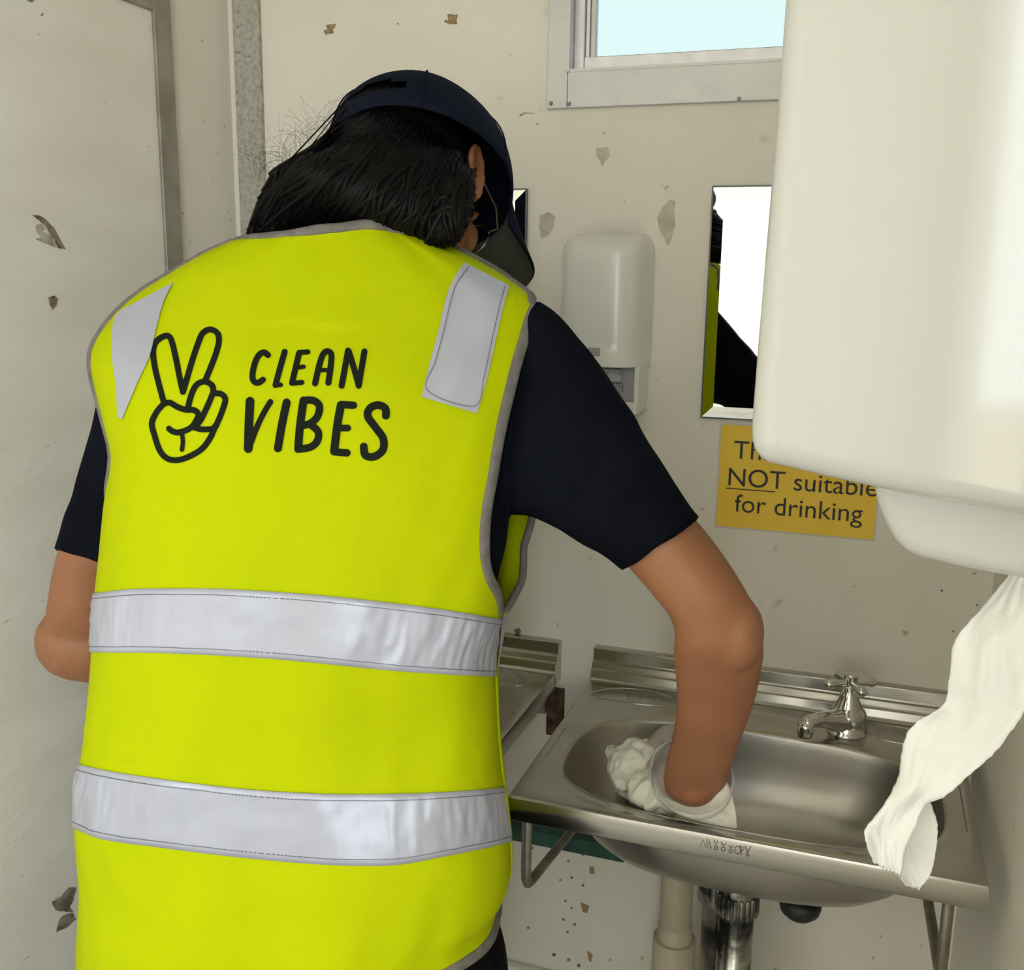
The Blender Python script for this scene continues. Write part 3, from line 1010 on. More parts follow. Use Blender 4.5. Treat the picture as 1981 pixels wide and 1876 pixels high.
L1 = [(1960, 1105), (1905, 1170), (1850, 1235), (1838, 1300), (1826, 1362), (1775, 1395), (1750, 1432), (1738, 1505), (1705, 1565), (1674, 1604), (1676, 1632), (1690, 1668)]
R1 = [(2035, 1110), (2030, 1190), (2020, 1270), (2000, 1340), (1968, 1398), (1918, 1462), (1866, 1508), (1826, 1541), (1790, 1556), (1770, 1600), (1752, 1640), (1743, 1692)]
Y1 = [(0.56, 0.52), (0.565, 0.53), (0.57, 0.54), (0.575, 0.55), (0.585, 0.555), (0.585, 0.565), (0.59, 0.57), (0.59, 0.575), (0.59, 0.585), (0.59, 0.585), (0.588, 0.585), (0.588, 0.584)]
sheet('hanging_sheet', L1, R1, Y1, MT['paper'], pt_, nu=26, sub=7, amp=0.006, jag_end=0.0022, seed=1.3)
L2 = [(1770, 1540), (1745, 1600), (1735, 1650), (1738, 1690), (1752, 1712)]
R2 = [(1797, 1546), (1813, 1590), (1812, 1640), (1800, 1690), (1779, 1719)]
Y2 = [(0.598, 0.603), (0.596, 0.603), (0.594, 0.602), (0.592, 0.6), (0.592, 0.598)]
sheet('curled_end', L2, R2, Y2, MT['paper'], pt_, nu=22, sub=8, amp=0.002, jag_end=0.0016, seed=5.1, bulge=-0.004)

# ================================================================== the worker
person = empty('person', (-0.53, 0.88, 0.0), 'person in yellow safety vest and navy cap wiping the basin with a gloved hand', 'person')
FA = math.radians(-16)
FWD = Vector((math.sin(FA), math.cos(FA), 0))
RGT = Vector((math.cos(FA), -math.sin(FA), 0))
UPV = Vector((0, 0, 1))
TXL = [(380, 640), (425, 600), (445, 535), (460, 470), (490, 395), (520, 342), (560, 272), (600, 222), (660, 178), (700, 170), (760, 184), (830, 205), (880, 218), (980, 206), (1090, 195), (1150, 188),
       (1260, 182), (1380, 172), (1460, 162), (1530, 151), (1600, 148), (1660, 152), (1740, 158), (1876, 150), (2050, 148)]
TXR = [(380, 700), (425, 760), (445, 800), (470, 850), (490, 892), (545, 985), (575, 1036), (620, 1042), (700, 1036), (800, 1022), (900, 1006), (1000, 990), (1100, 972), (1148, 960), (1190, 947), (1250, 943),
       (1300, 945), (1400, 950), (1530, 965), (1600, 971), (1645, 968), (1690, 943), (1740, 965), (1775, 980), (1876, 992), (2050, 996)]
TY = [(0.60, 0.850), (0.9, 0.852), (1.15, 0.875), (1.30, 0.905), (1.42, 0.935), (1.50, 0.95)]
TB = [(0.60, 0.120), (0.85, 0.122), (1.05, 0.115), (1.22, 0.122), (1.34, 0.116), (1.40, 0.10), (1.45, 0.088), (1.475, 0.080), (1.50, 0.076)]
_rings = []
NZR = 72
Z0R, Z1R = 0.62, 1.492
for i in range(NZR):
    z = Z0R + (Z1R - Z0R) * i / (NZR - 1)
    Yc = smooth_tab(TY, z)
    C = Vector((-0.60 * Yc, Yc, z))
    vd = Vector((C.x, C.y, 0)).normalized()
    pr_ = Vector((vd.y, -vd.x, 0))

    def solve(tab, sgn):
        lo, hi = 0.0, 0.45
        for _ in range(40):
            mid = (lo + hi) / 2
            px, py = proj(C + pr_ * sgn * mid)
            e = (px - smooth_tab(tab, py)) * sgn
            if e < 0:
                lo = mid
            else:
                hi = mid
        return (lo + hi) / 2 * sgn
    tR, tL = solve(TXR, 1), solve(TXL, -1)
    Cn = C + pr_ * (tR + tL) / 2
    w = (tR - tL) / 2
    bdep = smooth_tab(TB, z)
    cphi = abs(vd.dot(FWD))
    sphi = math.sqrt(1 - cphi * cphi)
    a = math.sqrt(max(w * w - (bdep * sphi) ** 2, 0.0004)) / cphi
    _rings.append((z, Cn, a, bdep))


def ring_at(z):
    k = (z - Z0R) / (Z1R - Z0R) * (NZR - 1)
    k = max(0.0, min(NZR - 1.0001, k))
    i = int(k)
    t = k - i
    A, B = _rings[i], _rings[i + 1]
    return A[1].lerp(B[1], t), A[2] + (B[2] - A[2]) * t, A[3] + (B[3] - A[3]) * t


def torso(z, th, scale=1.0, off=0.0, folds=0.0):
    C, a, b = ring_at(z)
    C = Vector((C.x, C.y, z))
    c, s = math.cos(th), math.sin(th)
    n = 2.7
    x = math.copysign(abs(c) ** (2 / n), c) * (a * scale + off)
    y = math.copysign(abs(s) ** (2 / n), s) * (b * scale + off)
    if s > 0:   # shallow spine hollow
        y -= 0.006 * math.exp(-(x / 0.04) ** 2) * (1 if z < 1.4 else 0.4)
    if s > 0:
        y -= 0.016 * math.exp(-((math.degrees(th) - 58) / 24.0) ** 2 - ((z - 1.015) / 0.055) ** 2)  # dent added so its shading imitates a shadow smudge on the vest
    if folds:
        q = Vector((th * 1.6, z * 5.0, 1.7))
        y += folds * noise.noise(q) * (abs(s) ** 0.5)
        q2 = Vector((th * 5.0 + z * 6, z * 9.0, 4.2))
        y += folds * 0.45 * noise.noise(q2) * (abs(s) ** 0.5)
        if z < 1.0:
            y += folds * 0.5 * noise.noise(Vector((th * 3.0 + z * 14, z * 16 - th * 4, 8.0))) * abs(s) ** 0.5
    return C + RGT * x - FWD * y


# --- vest panels -----------------------------------------------------------
armR = [(560, 1034), (580, 1031), (640, 1018), (700, 1001), (760, 986), (820, 971), (880, 960), (940, 950), (1010, 938), (1060, 937), (1100, 941), (1130, 950), (1150, 968)]
ARM_BOT_R = None


def solve_theta(z, tab, side):
    """angle on the back of the ring whose pixel column meets the edge table"""
    lo, hi = (math.radians(4), math.radians(88)) if side > 0 else (math.radians(92), math.radians(176))
    best, be = None, 1e9
    for k in range(140):
        th = lo + (hi - lo) * k / 139
        px, py = proj(torso(z, th, 1, 0.0))
        e = abs(px - smooth_tab(tab, py))
        if e < be:
            be, best = e, th
    return best, be


zbotR = 1.1125     # bottom of the right armhole
zbotL = 1.20
ZTOP = 1.482
_tr = [(zbotR, 0.0)]
for k_ in range(34):
    z_ = 1.1175 + (1.424 - 1.1175) * k_ / 33
    _tr.append((z_, solve_theta(z_, armR, 1)[0]))
_sm = list(_tr)
for _ in range(2):
    _sm = [_sm[0]] + [(_sm[k][0], (_sm[k - 1][1] + 2 * _sm[k][1] + _sm[k + 1][1]) / 4) for k in range(1, len(_sm) - 1)] + [_sm[-1]]
_tr = _sm + [(1.434, math.radians(14)), (1.45, 0.0), (1.60, 0.0)]


def th_right(z):
    return 0.0 if z <= zbotR else lerp_tab(_tr, z)


def th_left(z):
    # back edge of the left armhole, just round the silhouette
    if z <= zbotL:
        return PI
    k = min(1.0, (z - zbotL) / 0.06)
    k = k * k * (3 - 2 * k)
    return PI - math.radians(22) * k


def hem_z(th):
    d = math.degrees(abs(((th + PI) % (2 * PI)) - PI))
    k = max(0.0, min(1.0, (d - 30) / 120.0))
    return 0.797 - 0.085 * k * k * (3 - 2 * k)


def row_z(th, t):
    zb_ = hem_z(th)
    return zb_ + (ZTOP - zb_) * t


def edge_theta(fn, t, th):
    for _ in range(12):
        th = 0.5 * th + 0.5 * fn(row_z(th, t))
    return th


NU, NV = 150, 190
vv, ff = [], []
thR_cache, thL_cache = {}, {}
rows = []
for j in range(NV):
    t = j / (NV - 1)
    rows.append(t)
edgeR, edgeL, top_edge, hem_edge = [], [], [], []


def vest_point(z, th):
    return torso(z, th, 1.0, 0.0, 0.006)


for j in range(NV):
    t = j / (NV - 1)
    a0, a1 = edge_theta(th_right, t, 0.0), edge_theta(th_left, t, PI)
    for i in range(NU):
        u = i / (NU - 1)
        th = a0 + (a1 - a0) * u
        zb_ = hem_z(th)
        z = zb_ + (ZTOP - zb_) * t
        z += 0.013 * math.exp(-((math.degrees(th) - 68) / 36.0) ** 2) * t ** 10
        P = vest_point(z, th)
        vv.append(P)
        if i == 0 and z >= zbotR - 0.004:
            edgeR.append(P)
        if i == NU - 1 and z >= zbotL - 0.002:
            edgeL.append(P)
        if j == NV - 1:
            top_edge.append(P)
        if j == 0:
            hem_edge.append(P)
ff = [tuple(reversed(q)) for q in grid_faces(NU, NV)]
vest = mesh_obj('vest', vv, ff, MT['vest'], person, smooth=True)
s_ = vest.modifiers.new('t', 'SOLIDIFY')
s_.thickness = 0.0016
s_.offset = -1
BV = BVHTree.FromPolygons([tuple(p) for p in vv], ff)

# front panel (seen inside through the right armhole)
fv, fedgeR, fedgeL, fhem = [], [], [], []
NUF, NVF = 90, 120


def front_bulge(z, th):
    """loose front panel standing off at the right side"""
    k = math.exp(-((z - 1.20) / 0.10) ** 2)
    s = max(0.0, -math.sin(th))
    c = max(0.0, math.cos(th))
    return RGT * (0.034 * k * (c ** 0.6) * min(1.0, s * 3.0))


def th_fright(z):
    k = min(1.0, max(0.0, (z - zbotR) / 0.05))
    return -math.radians(30) * math.sqrt(k) if z < 1.43 else -math.radians(30) * max(0.0, 1 - (z - 1.43) / 0.03)


def th_fleft(z):
    k = min(1.0, max(0.0, (z - zbotL) / 0.06))
    return -PI + math.radians(24) * (k * k * (3 - 2 * k))


for j in range(NVF):
    t = j / (NVF - 1)
    a0, a1 = edge_theta(th_fright, t, 0.0), edge_theta(th_fleft, t, -PI)
    for i in range(NUF):
        u = i / (NUF - 1)
        th = a0 + (a1 - a0) * u
        zb_ = hem_z(th)
        z = zb_ + (ZTOP - zb_) * t
        P = vest_point(z, th) + front_bulge(z, th)
        fv.append(P)
        if i == 0 and z >= zbotR - 0.004:
            fedgeR.append(P)
        if i == NUF - 1 and z >= zbotL - 0.002:
            fedgeL.append(P)
        if j == 0:
            fhem.append(P)
fp = mesh_obj('vest_front', fv, grid_faces(NUF, NVF), MT['vest'], person, smooth=True)
s_ = fp.modifiers.new('t', 'SOLIDIFY')
s_.thickness = 0.0016
s_.offset = 1


def ribbon_tube(name, pts, mt, parent, rw=0.0058, rt=0.0022):
    """folded binding: flattened tube along an edge, flat side along the cloth"""
    v, f = [], []
    pts = [Vector(p) for p in pts]
    m = len(pts)
    n = 10
    for i, p in enumerate(pts):
        t = (pts[min(i + 1, m - 1)] - pts[max(i - 1, 0)]).normalized()
        hit = BV.find_nearest(p)
        nr = hit[1]
        nr = (nr - t * nr.dot(t)).normalized()
        sd_ = t.cross(nr)
        for k in range(n):
            a = 2 * PI * k / n
            v.append(p + sd_ * math.cos(a) * rw + nr * math.sin(a) * rt)
    f = grid_faces(n, m, 0, True)
    f.append(tuple(reversed(range(n))))
    f.append(tuple(range(n * (m - 1), n * m)))
    return mesh_obj(name, v, f, mt, parent, smooth=True)


ribbon_tube('binding', edgeR + [], MT['bind'], vest)
ribbon_tube('binding', edgeL, MT['bind'], vest)
ribbon_tube('binding', top_edge, MT['bind'], vest, 0.0052)
ribbon_tube('binding', hem_edge, MT['bind'], vest)
tube('binding', fedgeR, 0.0042, MT['bind'], fp, n=8)
tube('binding', fhem, 0.004, MT['bind'], fp, n=8)


# --- reflective tape --------------------------------------------------------
def band_z(curve, th, base):
    """height on the ring where the projected row meets the pixel curve"""
    lo, hi = base - 0.09, base + 0.09
    for _ in range(26):
        mid = (lo + hi) / 2
        px, py = proj(vest_point(mid, th))
        if py > smooth_tab(curve, px):
            lo = mid
        else:
            hi = mid
    return (lo + hi) / 2


def vnormal(z, th):
    e = 0.004
    du = vest_point(z, th + e) - vest_point(z, th - e)
    dv = vest_point(z + e, th) - vest_point(z - e, th)
    n_ = du.cross(dv)
    C, _, _ = ring_at(z)
    P = vest_point(z, th)
    if n_.dot(Vector((P.x - C.x, P.y - C.y, 0))) < 0:
        n_ = -n_
    return n_.normalized()


def tape_band(top, bot, z_top, z_bot):
    nu, nv = 170, 12
    v = []
    edge = {0: [], 1: []}
    a0, a1 = math.radians(0.0), math.radians(180)
    lat_t, lat_b = [], []
    for i in range(nu):
        th = a0 + (a1 - a0) * i / (nu - 1)
        lat_t.append(band_z(top, th, z_top))
        lat_b.append(band_z(bot, th, z_bot))
    for j in range(nv):
        k = j / (nv - 1)
        for i in range(nu):
            th = a0 + (a1 - a0) * i / (nu - 1)
            z = lat_b[i] + (lat_t[i] - lat_b[i]) * k
            wr = 0.0011 * noise.noise(Vector((th * 11, z * 60 + th * 7, 2.0))) + 0.0008 * noise.noise(Vector((th * 26, z * 30 - th * 9, 5.0)))
            edgef = min(1.0, min(k, 1 - k) * 5)
            side = 1.0 + 1.6 * (1 - math.sin(th))
            P = vest_point(z, th) + vnormal(z, th) * (0.0017 + wr * side * edgef)
            v.append(P)
            if j == 1:
                edge[0].append(P + vnormal(z, th) * 0.0003)
            if j == nv - 2:
                edge[1].append(P + vnormal(z, th) * 0.0004)
    o = mesh_obj('reflective_tape', v, [tuple(reversed(q)) for q in grid_faces(nu, nv)], MT['tape'], vest, smooth=True)
    s = o.modifiers.new('t', 'SOLIDIFY')
    s.thickness = 0.001
    # front half as a plain continuation
    v = []
    for j in range(2):
        for i in range(60):
            th = -PI + PI * i / 59
            z = (lat_b[0] * (i / 59) + lat_b[-1] * (1 - i / 59)) if j == 0 else (lat_t[0] * (i / 59) + lat_t[-1] * (1 - i / 59))
            v.append(vest_point(z, th) + front_bulge(z, th) + vnormal(z, th) * 0.0017)
    mesh_obj('reflective_tape', v, grid_faces(60, 2), MT['tape'], fp, smooth=True)
    for e in (0, 1):
        vs_, fs_ = [], []
        pts = edge[e]
        for i in range(2, nu - 3):
            for q in range(2):
                p0 = pts[i].lerp(pts[i + 1], q * 0.5)
                p1 = pts[i].lerp(pts[i + 1], q * 0.5 + 0.34)
                tube_data([p0, p1], 0.00042, 5, False, vs_, fs_)
        finish(mesh_obj('stitching', vs_, fs_, MT['thread'], o), 'stuff')
    return o


tape_band([(150, 1150), (188, 1147), (260, 1139), (400, 1138), (480, 1141), (620, 1151), (760, 1166), (860, 1179), (945, 1193), (1000, 1203)],
          [(150, 1258), (183, 1261), (300, 1262), (480, 1270), (620, 1282), (760, 1296), (860, 1303), (948, 1308), (1000, 1310)], 1.145, 1.085)
tape_band([(110, 1460), (155, 1478), (250, 1497), (400, 1517), (520, 1529), (650, 1535), (800, 1534), (900, 1529), (965, 1524), (1010, 1520)],
          [(110, 1585), (150, 1603), (200, 1622), (300, 1636), (420, 1652), (560, 1666), (680, 1673), (770, 1671), (860, 1655), (970, 1632), (1010, 1620)], 0.955, 0.89)


# --- flat patches and print projected on the cloth --------------------------
def hit_px(px, py, off):
    d = ray(px, py).normalized()
    loc, nr, idx, dist = BV.ray_cast(CAM, d)
    if loc is None:
        return None
    if nr.dot(d) > 0:
        nr = -nr
    return loc + nr * off


def px_patch(name, Ledge, Redge, mt, off, nu=14, nv=26, parent=None, thick=0.0008):
    Lc = catmull([(x, y, 0) for x, y in Ledge], 8)
    Rc = catmull([(x, y, 0) for x, y in Redge], 8)

    def sample(c, t):
        k = t * (len(c) - 1)
        i = min(int(k), len(c) - 2)
        return c[i].lerp(c[i + 1], k - i)
    v, idx = [], {}
    for j in range(nv):
        for i in range(nu):
            p = sample(Lc, j / (nv - 1)).lerp(sample(Rc, j / (nv - 1)), i / (nu - 1))
            h = hit_px(p.x, p.y, off)
            if h is not None:
                idx[(i, j)] = len(v)
                v.append(h)
    f = []
    for j in range(nv - 1):
        for i in range(nu - 1):
            ks = [(i, j), (i + 1, j), (i + 1, j + 1), (i, j + 1)]
            if all(k in idx for k in ks):
                f.append(tuple(idx[k] for k in ks))
    return mesh_obj(name, v, f, mt, parent or vest, smooth=True)


px_patch('shoulder_tape', [(897, 510), (868, 560), (848, 640), (832, 700), (815, 768)], [(984, 555), (974, 590), (960, 650), (942, 730), (922, 800)], MT['tape'], 0.0017)
px_patch('shoulder_tape', [(262, 588), (232, 606), (220, 632), (219, 690), (226, 740), (230, 806)], [(337, 548), (318, 586), (303, 640), (291, 690), (268, 740), (238, 812)], MT['tape'], 0.0017)


def px_ribbon(verts, faces, pts, w, off, sub=5):
    c = catmull([(x, y, 0) for x, y in pts], sub)
    m = len(c)
    rowsv = []
    if m < 2:
        return
    # round ends
    t0 = (c[1] - c[0]).normalized()
    t1 = (c[-1] - c[-2]).normalized()
    st = []
    for k in (0.95, 0.6, 0.2):
        st.append((c[0] - t0 * w * 0.5 * k, w * math.sqrt(1 - k * k)))
    cc = [(p, w) for p in c]
    en = [(c[-1] + t1 * w * 0.5 * k, w * math.sqrt(1 - k * k)) for k in (0.2, 0.6, 0.95)]
    allp = st + cc + en
    n = len(allp)
    for i, (p, ww) in enumerate(allp):
        a = allp[max(i - 1, 0)][0]
        b = allp[min(i + 1, n - 1)][0]
        t = (b - a).normalized()
        nm = Vector((-t.y, t.x, 0))
        rr = []
        for k in (-0.5, 0.0, 0.5):
            q = p + nm * ww * k
            h = hit_px(q.x, q.y, off)
            rr.append(h)
        if any(h is None for h in rr):
            rowsv.append(None)
            continue
        b0 = len(verts)
        verts.extend(rr)
        rowsv.append(b0)
    for a, b in zip(rowsv, rowsv[1:]):
        if a is not None and b is not None:
            for k in range(2):
                faces.append((a + k, a + k + 1, b + k + 1, b + k))


def crop7(pts):
    return [(150 + u / 3.0477, 500 + v / 3.0477) for u, v in pts]


def print_strokes(name, strokes, off=0.0009):
    v, f = [], []
    for w, pts in strokes:
        px_ribbon(v, f, crop7(pts), w / 3.0477, off)
    return mesh_obj(name, v, f, MT['print'], vest, smooth=True)


HW = 35
print_strokes('peace_hand_print', [
    (HW, [(512, 850), (482, 740), (458, 640), (448, 545), (466, 492), (508, 462), (542, 462), (562, 505), (584, 600), (604, 700), (624, 788)]),
    (HW, [(624, 788), (650, 700), (676, 610), (708, 515), (738, 445), (783, 421), (826, 442), (835, 490), (818, 560), (788, 640), (757, 715)]),
    (HW, [(655, 872), (672, 808), (702, 748), (750, 727), (795, 750), (802, 790)]),
    (HW, [(802, 790), (768, 870), (732, 945), (704, 985)]),
    (HW, [(806, 795), (850, 800), (873, 832), (858, 890), (832, 955), (806, 1000), (742, 1008), (690, 997)]),
    (HW, [(508, 860), (545, 850), (590, 875), (640, 892), (690, 895), (714, 920), (702, 955), (670, 998), (605, 1025), (565, 1020), (542, 1003)]),
    (26, [(618, 1035), (624, 1080), (618, 1128)]),
    (HW, [(508, 860), (470, 905), (441, 970), (456, 1040), (487, 1130), (530, 1178), (590, 1189), (660, 1168), (738, 1120), (788, 1050), (815, 985)]),
])
SW = 36
print_strokes('lettering', [
    (SW, [(1124, 572), (1100, 556), (1070, 572), (1046, 620), (1032, 690), (1040, 724), (1064, 735), (1094, 716)]),
    (SW, [(1222, 552), (1194, 650), (1168, 748)]), (26, [(1168, 750), (1200, 746)]),
    (SW, [(1308, 558), (1288, 640), (1266, 735)]), (30, [(1308, 556), (1360, 553)]), (26, [(1290, 645), (1334, 640)]), (30, [(1266, 738), (1324, 732)]),
    (SW, [(1402, 738), (1422, 650), (1446, 572), (1474, 549), (1498, 572), (1491, 660), (1480, 735)]), (26, [(1422, 660), (1490, 660)]),
    (SW, [(1558, 752), (1577, 650), (1596, 545)]), (SW, [(1600, 550), (1628, 640), (1658, 748)]), (SW, [(1658, 752), (1675, 650), (1692, 550)]),
])
BW = 48
print_strokes('lettering', [
    (52, [(1018, 842), (1012, 980), (1008, 1122)]), (34, [(1008, 1130), (1052, 1010), (1094, 920), (1138, 846)]),
    (BW, [(1234, 850), (1206, 980), (1182, 1120)]),
    (BW, [(1334, 838), (1314, 980), (1302, 1124)]), (44, [(1334, 838), (1392, 838), (1428, 872), (1416, 932), (1378, 970), (1336, 984)]),
    (44, [(1372, 978), (1420, 1022), (1413, 1080), (1370, 1114), (1304, 1124)]),
    (BW, [(1554, 864), (1532, 990), (1514, 1138)]), (44, [(1556, 862), (1628, 866)]), (40, [(1534, 1000), (1594, 1000)]), (44, [(1514, 1140), (1590, 1146)]),
    (46, [(1818, 928), (1814, 884), (1770, 865), (1724, 885), (1712, 932), (1760, 1000), (1802, 1062), (1800, 1128), (1750, 1168), (1698, 1160), (1688, 1108)]),
])
# stitched outline on the right shoulder tape and hanging seam lines
v, f = [], []
px_ribbon(v, f, [(905, 520), (878, 562), (858, 640), (842, 700), (826, 756), (916, 786), (935, 730), (952, 650), (966, 590), (976, 556)], 1.6, 0.0028, 8)
mesh_obj('stitching', v, f, MT['thread'], vest)


# --- lofts from pixel stations ----------------------------------------------
def px_loft(stations, verts, faces, n=20, ratio=1.0, sub=5, expo=2.0, cap=True):
    """stations: ((xA,yA),(xB,yB),Y[,ratio]) with A and B on the outline"""
    C, S1, S2 = [], [], []
    for st in stations:
        (xa, ya), (xb, yb), Y = st[:3]
        rt = st[3] if len(st) > 3 else ratio
        mid = at((xa + xb) / 2, (ya + yb) / 2, Y)
        d = (mid - CAM).normalized()
        dep = (mid - CAM).dot(d)
        ra, rb = ray(xa, ya).normalized(), ray(xb, yb).normalized()
        A = CAM + ra * (dep / ra.dot(d))
        B = CAM + rb * (dep / rb.dot(d))
        C.append((A + B) / 2)
        h = (A - B) / 2
        S1.append(h)
        S2.append(d * h.length * rt)
    Cc, Ac, Bc = catmull(C, sub), catmull(S1, sub), catmull(S2, sub)
    base = len(verts)
    m = len(Cc)
    for i in range(m):
        for k in range(n):
            a = 2 * PI * k / n
            c, s = math.cos(a), math.sin(a)
            verts.append(Cc[i] + Ac[i] * math.copysign(abs(c) ** (2 / expo), c) + Bc[i] * math.copysign(abs(s) ** (2 / expo), s))
    faces.extend(grid_faces(n, m, base, True))
    if cap:
        faces.append(tuple(base + k for k in reversed(range(n))))
        faces.append(tuple(base + (m - 1) * n + k for k in range(n)))


def ring_loft(zs, scale, verts, faces, n=40, off=0.0):
    base = len(verts)
    for z in zs:
        for k in range(n):
            verts.append(torso(z, 2 * PI * k / n, scale, off))
    faces.extend(grid_faces(n, len(zs), base, True))
    faces.append(tuple(base + k for k in reversed(range(n))))
    faces.append(tuple(base + (len(zs) - 1) * n + k for k in range(n)))


# head frame ------------------------------------------------------------------
HC = at(785, 360, 1.05)                     # head centre
vd = (HC - CAM)
vd.z = 0
vd.normalize()
vr = Vector((vd.y, -vd.x, 0))


def hv(r, up, aw):
    return (vr * r + UPV * up + vd * aw)


HF = hv(0.42, -0.57, 0.71).normalized()
HU = hv(0.06, 0.85, 0.53)
HU = (HU - HF * HU.dot(HF)).normalized()
HR = HF.cross(HU).normalized()


def hp(r, f, u):
    return HC + HR * r + HF * f + HU * u


def ellipsoid(c, axes, verts, faces, n=20, m=12):
    base = len(verts)
    for i in range(m + 1):
        ph = -PI / 2 + PI * i / m
        ph = max(-PI / 2 + 0.06, min(PI / 2 - 0.06, ph))
        for k in range(n):
            a = 2 * PI * k / n
            verts.append(c + axes[0] * (math.cos(ph) * math.cos(a)) + axes[1] * (math.cos(ph) * math.sin(a)) + axes[2] * math.sin(ph))
    faces.extend(grid_faces(n, m + 1, base, True))
    faces.append(tuple(base + k for k in reversed(range(n))))
    faces.append(tuple(base + m * n + k for k in range(n)))


bvv, bff = [], []
# skull, face, jaw, nose, brow, lips, ears
ellipsoid(hp(0, -0.008, 0.012), (HR * 0.074, HF * 0.094, HU * 0.092), bvv, bff)
ellipsoid(hp(0, 0.038, -0.045), (HR * 0.058, HF * 0.052, HU * 0.072), bvv, bff)
ellipsoid(hp(0, 0.055, -0.098), (HR * 0.030, HF * 0.030, HU * 0.022), bvv, bff)
ellipsoid(hp(0, 0.078, 0.012), (HR * 0.056, HF * 0.016, HU * 0.011), bvv, bff)
tube_data([hp(0, 0.086, 0.004), hp(0, 0.096, -0.018), hp(0, 0.103, -0.036)], [0.007, 0.008, 0.011], 10, True, bvv, bff)
for s in (-1, 1):
    ellipsoid(hp(s * 0.011, 0.092, -0.040), (HR * 0.008, HF * 0.009, HU * 0.007), bvv, bff, 10, 8)
    ellipsoid(hp(s * 0.040, 0.062, -0.030), (HR * 0.022, HF * 0.020, HU * 0.022), bvv, bff, 12, 8)
    # ear with rim
    ec = hp(s * 0.080, -0.004, -0.008)
    rim = [ec + HU * 0.030 * math.sin(t) + HF * 0.016 * math.cos(t) - HF * 0.004 + HR * s * 0.006 for t in [k * PI / 8 - 0.4 for k in range(-2, 13)]]
    tube_data(rim, 0.0045, 8, True, bvv, bff)
    ellipsoid(ec, (HR * 0.007, HF * 0.015, HU * 0.027), bvv, bff, 12, 8)
    ellipsoid(ec - HU * 0.026 + HF * 0.004, (HR * 0.005, HF * 0.008, HU * 0.009), bvv, bff, 10, 8)
tube_data([hp(-0.022, 0.084, -0.066), hp(0, 0.091, -0.064), hp(0.022, 0.084, -0.066)], [0.004, 0.0055, 0.004], 8, True, bvv, bff)
tube_data([hp(-0.019, 0.083, -0.074), hp(0, 0.089, -0.075), hp(0.019, 0.083, -0.074)], [0.004, 0.006, 0.004], 8, True, bvv, bff)
# neck and torso core
C_, a_, b_ = ring_at(1.47)
nb = Vector((C_.x, C_.y, 1.44)) + FWD * 0.022
tube_data([nb - UPV * 0.03, nb + UPV * 0.03, hp(0, -0.008, -0.075), hp(0, -0.005, -0.02)], [0.052, 0.048, 0.046, 0.050], 20, True, bvv, bff)
ring_loft([0.70 + 0.02 * k for k in range(39)], 0.86, bvv, bff)

# right arm
RA = [((1050, 660), (985, 780), 0.965, 0.6), ((1130, 750), (1030, 880), 0.958, 0.6), ((1222, 868), (1120, 980), 0.945, 0.65), ((1290, 950), (1172, 1044), 0.933, 0.8), ((1346, 1004), (1216, 1098), 0.925),
      ((1402, 1076), (1258, 1146), 0.925), ((1446, 1146), (1294, 1192), 0.925), ((1470, 1204), (1305, 1228), 0.93), ((1478, 1252), (1302, 1262), 0.935), ((1474, 1300), (1306, 1305), 0.95),
      ((1462, 1352), (1308, 1352), 0.975), ((1444, 1406), (1304, 1402), 1.0), ((1427, 1452), (1294, 1446), 1.03), ((1414, 1492), (1284, 1486), 1.058), ((1405, 1520), (1282, 1515), 1.075), ((1396, 1546), (1290, 1542), 1.088)]
px_loft(RA, bvv, bff, 22, 0.92)
ellipsoid(at(1428, 1225, 0.925), (RGT * 0.024, FWD * 0.026, UPV * 0.036), bvv, bff)   # elbow knob
# right hand: palm turns left and forward into the bowl
WR = at(1344, 1512, 1.08)
PALM = at(1296, 1500, 1.135) + Vector((0, 0, -0.006))
KN = at(1256, 1487, 1.165) + Vector((0, 0, -0.016))
tube_data([WR, WR.lerp(PALM, 0.5), PALM], [0.028, 0.030, 0.032], 18, True, bvv, bff)
pd = (KN - WR).normalized()
sidev = pd.cross(UPV).normalized()          # across the knuckles
dn = sidev.cross(pd).normalized()
if dn.z > 0:
    dn = -dn


def finger(root, d1, d2, d3, lens, r, store):
    p0 = root
    p1 = p0 + d1 * lens[0]
    p2 = p1 + d2 * lens[1]
    p3 = p2 + d3 * lens[2]
    pts = catmull([p0, p1, p2, p3], 4)
    rad = [r * (1.0 - 0.22 * i / (len(pts) - 1)) for i in range(len(pts))]
    tube_data(pts, rad, 12, True, bvv, bff)
    store.append((pts, rad))


RHF = []
tube_data([PALM, KN], [0.036, 0.030], 18, True, bvv, bff)
for k, (o_, L_) in enumerate([(-0.030, 0.9), (-0.010, 1.05), (0.010, 1.0), (0.029, 0.8)]):
    rt = KN + sidev * o_ - pd * 0.004
    finger(rt, (pd * 0.8 + dn * 0.55).normalized(), (dn * 0.95 + pd * 0.1).normalized(), (dn * 0.6 - pd * 0.8).normalized(), (0.042 * L_, 0.026 * L_, 0.021 * L_), 0.0092, RHF)
# thumb leaves the side of the palm
tb0 = at(1312, 1462, 1.13)
tb1 = at(1300, 1424, 1.145)
tb2 = at(1272, 1442, 1.165)
tb3 = at(1254, 1468, 1.175)
tpts = catmull([tb0, tb1, tb2, tb3], 5)
tube_data(tpts, [0.0145 - 0.004 * i / (len(tpts) - 1) for i in range(len(tpts))], 12, True, bvv, bff)

